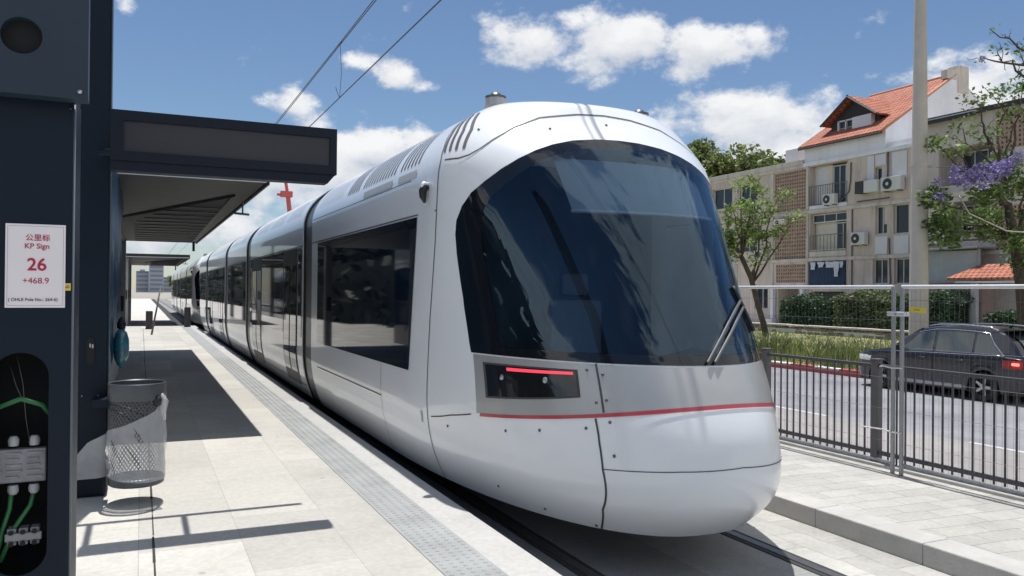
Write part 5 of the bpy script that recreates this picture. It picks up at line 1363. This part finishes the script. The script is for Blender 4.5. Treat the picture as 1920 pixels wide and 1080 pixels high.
bpart(MB().box(FXB + .5, FXB + 1.1, 37.2, 38.3, 9.86, 10.75, .02), 'roof_tank', M['shut'], bA)

# second block, nearer, mostly behind the flowering tree
bB = thing('apartment_building', 'nearer grey-beige block with lattice and a corrugated ground-floor enclosure, behind the purple tree', 'building', (40, 18, 0)); FB = 35.3
hB = [(22.2, 24.4, 8.55, 10.2, .8), (22.2, 24.4, 3.95, 6.0, .8), (24.65, 27.3, 4.75, 6.4, 1.3), (24.65, 27.3, 7.2, 9.0, 1.3), (19.6, 21.0, 4.8, 6.4), (16.5, 18.5, 4.8, 6.4), (19.6, 21.0, 7.6, 9.2), (16.5, 18.5, 7.6, 9.2), (12, 14, 4.8, 6.4), (12, 14, 7.6, 9.2), (21.2, 23.2, .12, 2.3, 1.2)]
wl = MB(); facade(wl, FB, 4, 28.6, -.1, 10.42, hB)
wl.add([(FB, 4, -.1), (46, 4, -.1), (46, 4, 10.42), (FB, 4, 10.42), (FB, 28.6, -.1), (46, 28.6, -.1), (46, 28.6, 10.42), (FB, 28.6, 10.42)], [(0, 1, 2, 3), (4, 7, 6, 5), (1, 5, 6, 2), (3, 2, 6, 7)])
bpart(wl, 'wall', M['wallg'], bB)
bk = MB()
for h in hB: e = FB + (h[4] if len(h) > 4 else .28); bpart(MB().box(e, e + .05, h[0] - .02, h[1] + .02, h[2] - .02, h[3] + .02), 'recess_back', M['wallg'], bB)
for z in (3.90, 6.75): bpart(MB().box(FB - .10, FB - .002, 4, 28.5, z - .09, z + .10, .01), 'floor_band', M['trimc'], bB)
bpart(MB().box(FB - .25, FB + .4, 4, 28.0, 10.42, 10.62, .01).box(FB - .5, FB - .254, 25.2, 28.0, 10.3, 10.42), 'roof_edge', M['dwood'], bB)
bpart(MB().box(FB - .55, FB - .26, 25.0, 27.9, 10.43, 10.47), 'roof_flashing', M['alu'], bB)
lattice(bB, FB, 22.2, 24.4, 8.55, 10.2, 11, 8); lattice(bB, FB, 22.2, 24.4, 3.95, 6.0, 11, 10)
for a, b, c in ((19.6, 21.0, 4.8), (16.5, 18.5, 4.8), (19.6, 21.0, 7.6), (16.5, 18.5, 7.6), (12, 14, 4.8), (12, 14, 7.6)): window(bB, FB, a, b, c, c + 1.6, 2)
window(bB, FB, 24.9, 26.9, 4.85, 6.3, 3, 'dwin', 1.2); window(bB, FB, 24.9, 26.9, 7.3, 8.9, 3, 'dwin', 1.2); railing(bB, FB, 24.65, 27.3, 4.75, 5.7, 12)
# ground-floor corrugated enclosure and pergola
cg = MB(); cg.cur = 0
nn = 34
cg.grid([[(34.3 + (.05 if i % 2 else 0), lerp(24.5, 27.0, i / (2 * nn)), z) for i in range(2 * nn + 1)] for z in (2.62, 4.0)])
bpart(cg, 'corrugated_screen', mat('corrugated_white', (.52, .56, .58), .5, var=.08), bB)
bpart(MB().box(33.9, 35.28, 24.3, 27.5, 4.06, 4.14, .01).box(34.24, 34.3, 27.02, 27.14, 2.5, 4.04).box(34.24, 34.3, 24.36, 24.48, 2.5, 4.04).box(34.24, 34.34, 24.4, 27.1, 2.52, 2.60), 'enclosure_frame', M['galv'], bB)
bpart(MB().box(34.4, 35.28, 24.4, 27.1, .1, 2.5), 'enclosure_base', M['brickr'], bB)
gr = MB().box(34.3, 34.36, 24.4, 27.1, 2.28, 2.34).box(34.3, 34.36, 24.4, 27.1, 1.55, 1.6)
for y in (24.9, 25.7, 26.5): gr.box(34.30, 34.36, y, y + .07, 1.3, 2.28)
bpart(gr, 'enclosure_rail', M['iron'], bB)
bpart(MB().box(33.6, 33.8, 24.1, 24.35, .1, 2.6), 'porch_post', M['shut'], bB)
pr = MB(); rf = pr
slab([(32.9, 22.0, 2.62), (32.9, 25.0, 2.62), (34.4, 24.4, 3.25), (34.4, 22.0, 3.25)], .10)
p_ = bpart(pr, 'porch_roof', M['tile'], bB)
bpart(MB().box(32.9, 34.4, 22.0, 24.6, 2.48, 2.56), 'porch_ceiling', M['shut'], p_, base=bB)

# air conditioners hung on the facades
def ac(y, z, label, w_=.86, h=.60, X=FXB):
    r = thing('air_conditioner', label, 'air conditioner', (X - .02, y, z), 0, 'air conditioner units on the facades')
    MB().box(-.36, -.06, -w_ / 2, w_ / 2, 0, h, .02).build('casing', M['acwhite'], r)
    MB().lathe([(h * .39, -.385), (h * .39, -.362)], 24, (0, w_ * .16, h * .5), 'x').build('fan_grille', M['acdark'], r)
    MB().lathe([(h * .12, -.392), (h * .12, -.386)], 14, (0, w_ * .16, h * .5), 'x').build('fan_hub', M['acwhite'], r)
    MB().box(-.36, -.0, -w_ * .36, -w_ * .30, -.05, -.004).build('bracket', M['iron'], r); MB().box(-.36, -.0, w_ * .30, w_ * .36, -.05, -.004).build('bracket', M['iron'], r)
ac(34.0, 6.98, 'air conditioner unit on the top balcony beneath the dormer'); ac(29.85, 7.32, 'wide air conditioner unit on the top storey below the white shutter', 1.25, .72); ac(31.95, 4.62, 'air conditioner unit on the middle storey between balcony and windows', .92, .68)
ac(27.25, 4.42, 'large air conditioner unit just right of the lamp post', 1.1, .9, FB); ac(28.15, 4.3, 'air conditioner unit half hidden by the lamp post', .8, .6, FB)
ac(39.7, 7.05, 'air conditioner unit high on the wall behind the street tree'); ac(39.6, 4.05, 'air conditioner unit at mid height behind the street tree'); ac(37.9, 6.12, 'small air conditioner unit at the lattice top under the floor band', .9, .32)
wa = thing('window_air_conditioner', 'boxy window air conditioner with dark opening on the top storey', 'air conditioner', (FXB - .02, 31.15, 7.36))
MB().box(-.45, -.0, -.55, .35, 0, .62, .02).build('casing', M['acwhite'], wa); MB().box(-.47, -.44, .36 - .02, .90, -.02, .64).box(-.45, 0, .352, .88, 0, .6).build('dark_box', M['acdark'], wa)
# laundry
for i, (y, w_, h, lb) in enumerate(((35.35, .34, .42, 'small white shirt hung leftmost on the balcony washing line'), (34.75, .5, .3, 'short pale garment hung second from the left on the balcony line'), (34.1, .55, .32, 'wide pale towel in the middle of the balcony washing line'), (33.62, .42, .85, 'long white garment hung on the balcony washing line'), (33.25, .22, .35, 'small white cloth hung rightmost on the balcony line'))):
    random.seed(i + 40); rows = []
    for j in range(7):
        rows.append([(FXB - .16 + .03 * math.sin(k * 1.7 + j), y + lerp(-w_ / 2, w_ / 2, k / 6) * (1 - .35 * j / 6 * (i % 2)), 3.78 - h * j / 6 + random.uniform(-.02, .02)) for k in range(7)])
    mb = MB().grid(rows); mb.v += [(v[0] + .02, v[1], v[2]) for v in list(mb.v)]; n0 = 49; mb.f += [tuple(q + n0 for q in f)[::-1] for f in list(mb.f)]; mb.mi = [0] * len(mb.f)
    tag(mb.build('laundry', M['cloth_white'], smooth=True), lb, 'laundry', 'washing on the balcony line')
ns = MB(); ns.grid([[(FXB - .07 + .02 * math.sin(k * 1.9), lerp(33.07, 35.75, k / 40), lerp(2.3, 3.8, j / 4)) for k in range(41)] for j in range(5)])
ns.v += [(v[0] + .015, v[1], v[2]) for v in list(ns.v)]; n0 = 205; ns.f += [tuple(q + n0 for q in f)[::-1] for f in list(ns.f)]; ns.mi = [0] * len(ns.f)
tag(ns.build('balcony_cloth', M['cloth_navy'], smooth=True), 'dark blue cloth covering the ground-floor balcony behind the washing', 'cloth')

# hedges
def hedge(label, x, y0, y1, z0, h, wd, seed, m, grp='clipped hedges before the apartment building', dens=620, size=.14):
    random.seed(seed); r = thing('hedge', label, 'hedge', (x, (y0 + y1) / 2, z0), 0, grp); L = y1 - y0
    st = MB()
    for k in range(int(L / .8)): yy = -L / 2 + .4 + k * .8; branchy(st, jit((0, yy, -.05), (random.uniform(-.2, .2), yy + random.uniform(-.2, .2), h * .8), 3, .06), .05, .02)
    st.build('stems', M['bark'], r, smooth=True)
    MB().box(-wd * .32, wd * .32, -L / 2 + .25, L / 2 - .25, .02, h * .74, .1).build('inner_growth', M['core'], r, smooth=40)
    lv = MB(); n = int(L * h * dens)
    for i in range(n):
        yy = random.uniform(-L / 2, L / 2); face = random.random()
        e = min(1, (L / 2 - abs(yy)) / .35 + .45); hh = h * (.90 + .07 * math.sin(yy * 2.1 + seed) + .03 * math.sin(yy * 5.3)) * (.75 + .25 * e)
        if face < .62: c = (-wd / 2 * e + random.gauss(0, .07), yy, random.uniform(0.02, hh))
        elif face < .86: c = (random.uniform(-wd / 2, wd / 2) * e, yy, hh + random.gauss(0, .06))
        else: c = (random.uniform(-wd / 2, wd / 2), yy, random.uniform(0, hh))
        leaves(lv, c, 1, .05, size)
    lv.build('foliage', M[m], r, smooth='keep'); return r
hedge('long dark clipped hedge with rounded pale left end before the apartment block', 33.0, 30.8, 34.9, .15, 1.72, 1.5, 51, 'leaf_hedge')
hedge('pale leafy taller hedge stretch left of the lamp post', 32.9, 27.2, 30.9, .15, 2.0, 1.5, 52, 'leaf_hedgel')
hedge('dark hedge right of the lamp post above the car roof', 32.9, 24.0, 27.1, .15, 1.95, 1.6, 53, 'leaf_hedge')
hedge('low dark bush by the porch at the right edge', 32.6, 20.6, 22.6, .12, 1.25, 1.5, 54, 'leaf_hedge')

big_tree('broad green tree crown above the flat roof, beside the tram roof', 51.5, 60, 0, 17.2, 4.4, 61)
big_tree('bushy green tree over the flat roof left of the red attic', 54, 59, 0, 16.8, 4.0, 62)
big_tree('rounded green tree crown directly left of the red attic roof', 56.3, 57.5, 0, 17.2, 3.6, 63)
big_tree('tall tree top showing just over the tram roof edge', 49.5, 65, 0, 19.5, 4.0, 64)
big_tree('wide green tree crown low over the roof parapet', 53, 62.5, 0, 16.6, 4.2, 66)
big_tree('loose dark tree crown behind the purple tree at right edge', 50, 24.5, 0, 14.0, 4.4, 65, 'leaf_dark')

# distant: tower blocks, crane, low buildings down the line
def tower(label, x, y, w_, d, h, n, grp='distant tower blocks'):
    r = thing('tower_block', label, 'building', (x, y, -.3), 0, grp)
    MB().box(-w_ / 2, w_ / 2, 0, d, 0, h).box(-w_ / 5, w_ / 5, d * .3, d * .7, h, h + 1.2).build('wall', M['tower'], r)
    for k in range(n):
        z = h * (k + .55) / n; MB().box(-w_ / 2 + .6, w_ / 2 - .6, -.12, -.01, z, z + h / n * .45).build('window', M['towerw'], r)
tower('taller blue-grey tower block far down the line', 9.2, 600, 9, 12, 21, 7); tower('pale lower tower block left of the tall one', .6, 610, 8, 12, 14.5, 5); tower('low distant block near the vanishing point', 20, 640, 13, 14, 11, 4)
random.seed(77)
big_tree('small distant tree at the end of the tram track, right of the tower blocks', 9.5, 260, -.2, 6.0, 3.0, 72, 'leaf_dark', None, .6)
cr = thing('mobile_crane', 'red crane boom rising behind the white tram roof', 'crane', (28, 150, -.5))
cb = MB().tube([(-2.2, 0, 3), (-4.1, 0, 19.5)], [.55, .42], 6).tube([(-4.1, 0, 19.5), (-4.6, 0, 22.5)], .3, 6); cb.build('boom', M['craner'], cr)
MB().box(-5.4, -3.3, -.5, .5, 19.2, 20.3, .1).box(-6.0, -5.2, -.3, .3, 19.4, 19.8).build('boom_head', M['craner'], cr)
MB().box(-4.5, 3.5, -1.3, 1.3, .9, 2.6, .1).box(2.2, 4.6, -1.3, 1.3, .9, 3.4, .15).build('carrier', M['craner'], cr)
wh = MB()
for x in (-3.5, -1.5, 1.5, 3.5): wh.lathe([(.6, -1.4), (.6, -1.0)], 16, (x, 0, .6), 'y').lathe([(.6, 1.0), (.6, 1.4)], 16, (x, 0, .6), 'y')
wh.build('wheel_set', M['tyre'], cr)

hedge('unseen long dark hedge added to darken the tram side-window reflections', -6.8, 7, 330, -.3, 5.2, 2.2, 58, 'leaf_unseen', None, 26, .75)  # out of view, added to keep bright sky out of the side windows
hb = hedge('unseen tall dark hedge added behind the camera to darken the windscreen reflection', -4, -46, -6, -.3, 5.5, 2.2, 59, 'leaf_unseen', None, 36, .6); hb.location = (-2, -26, -.3); hb.rotation_euler = (0, 0, PI / 2)  # out of view, added to keep the bright horizon out of the windscreen
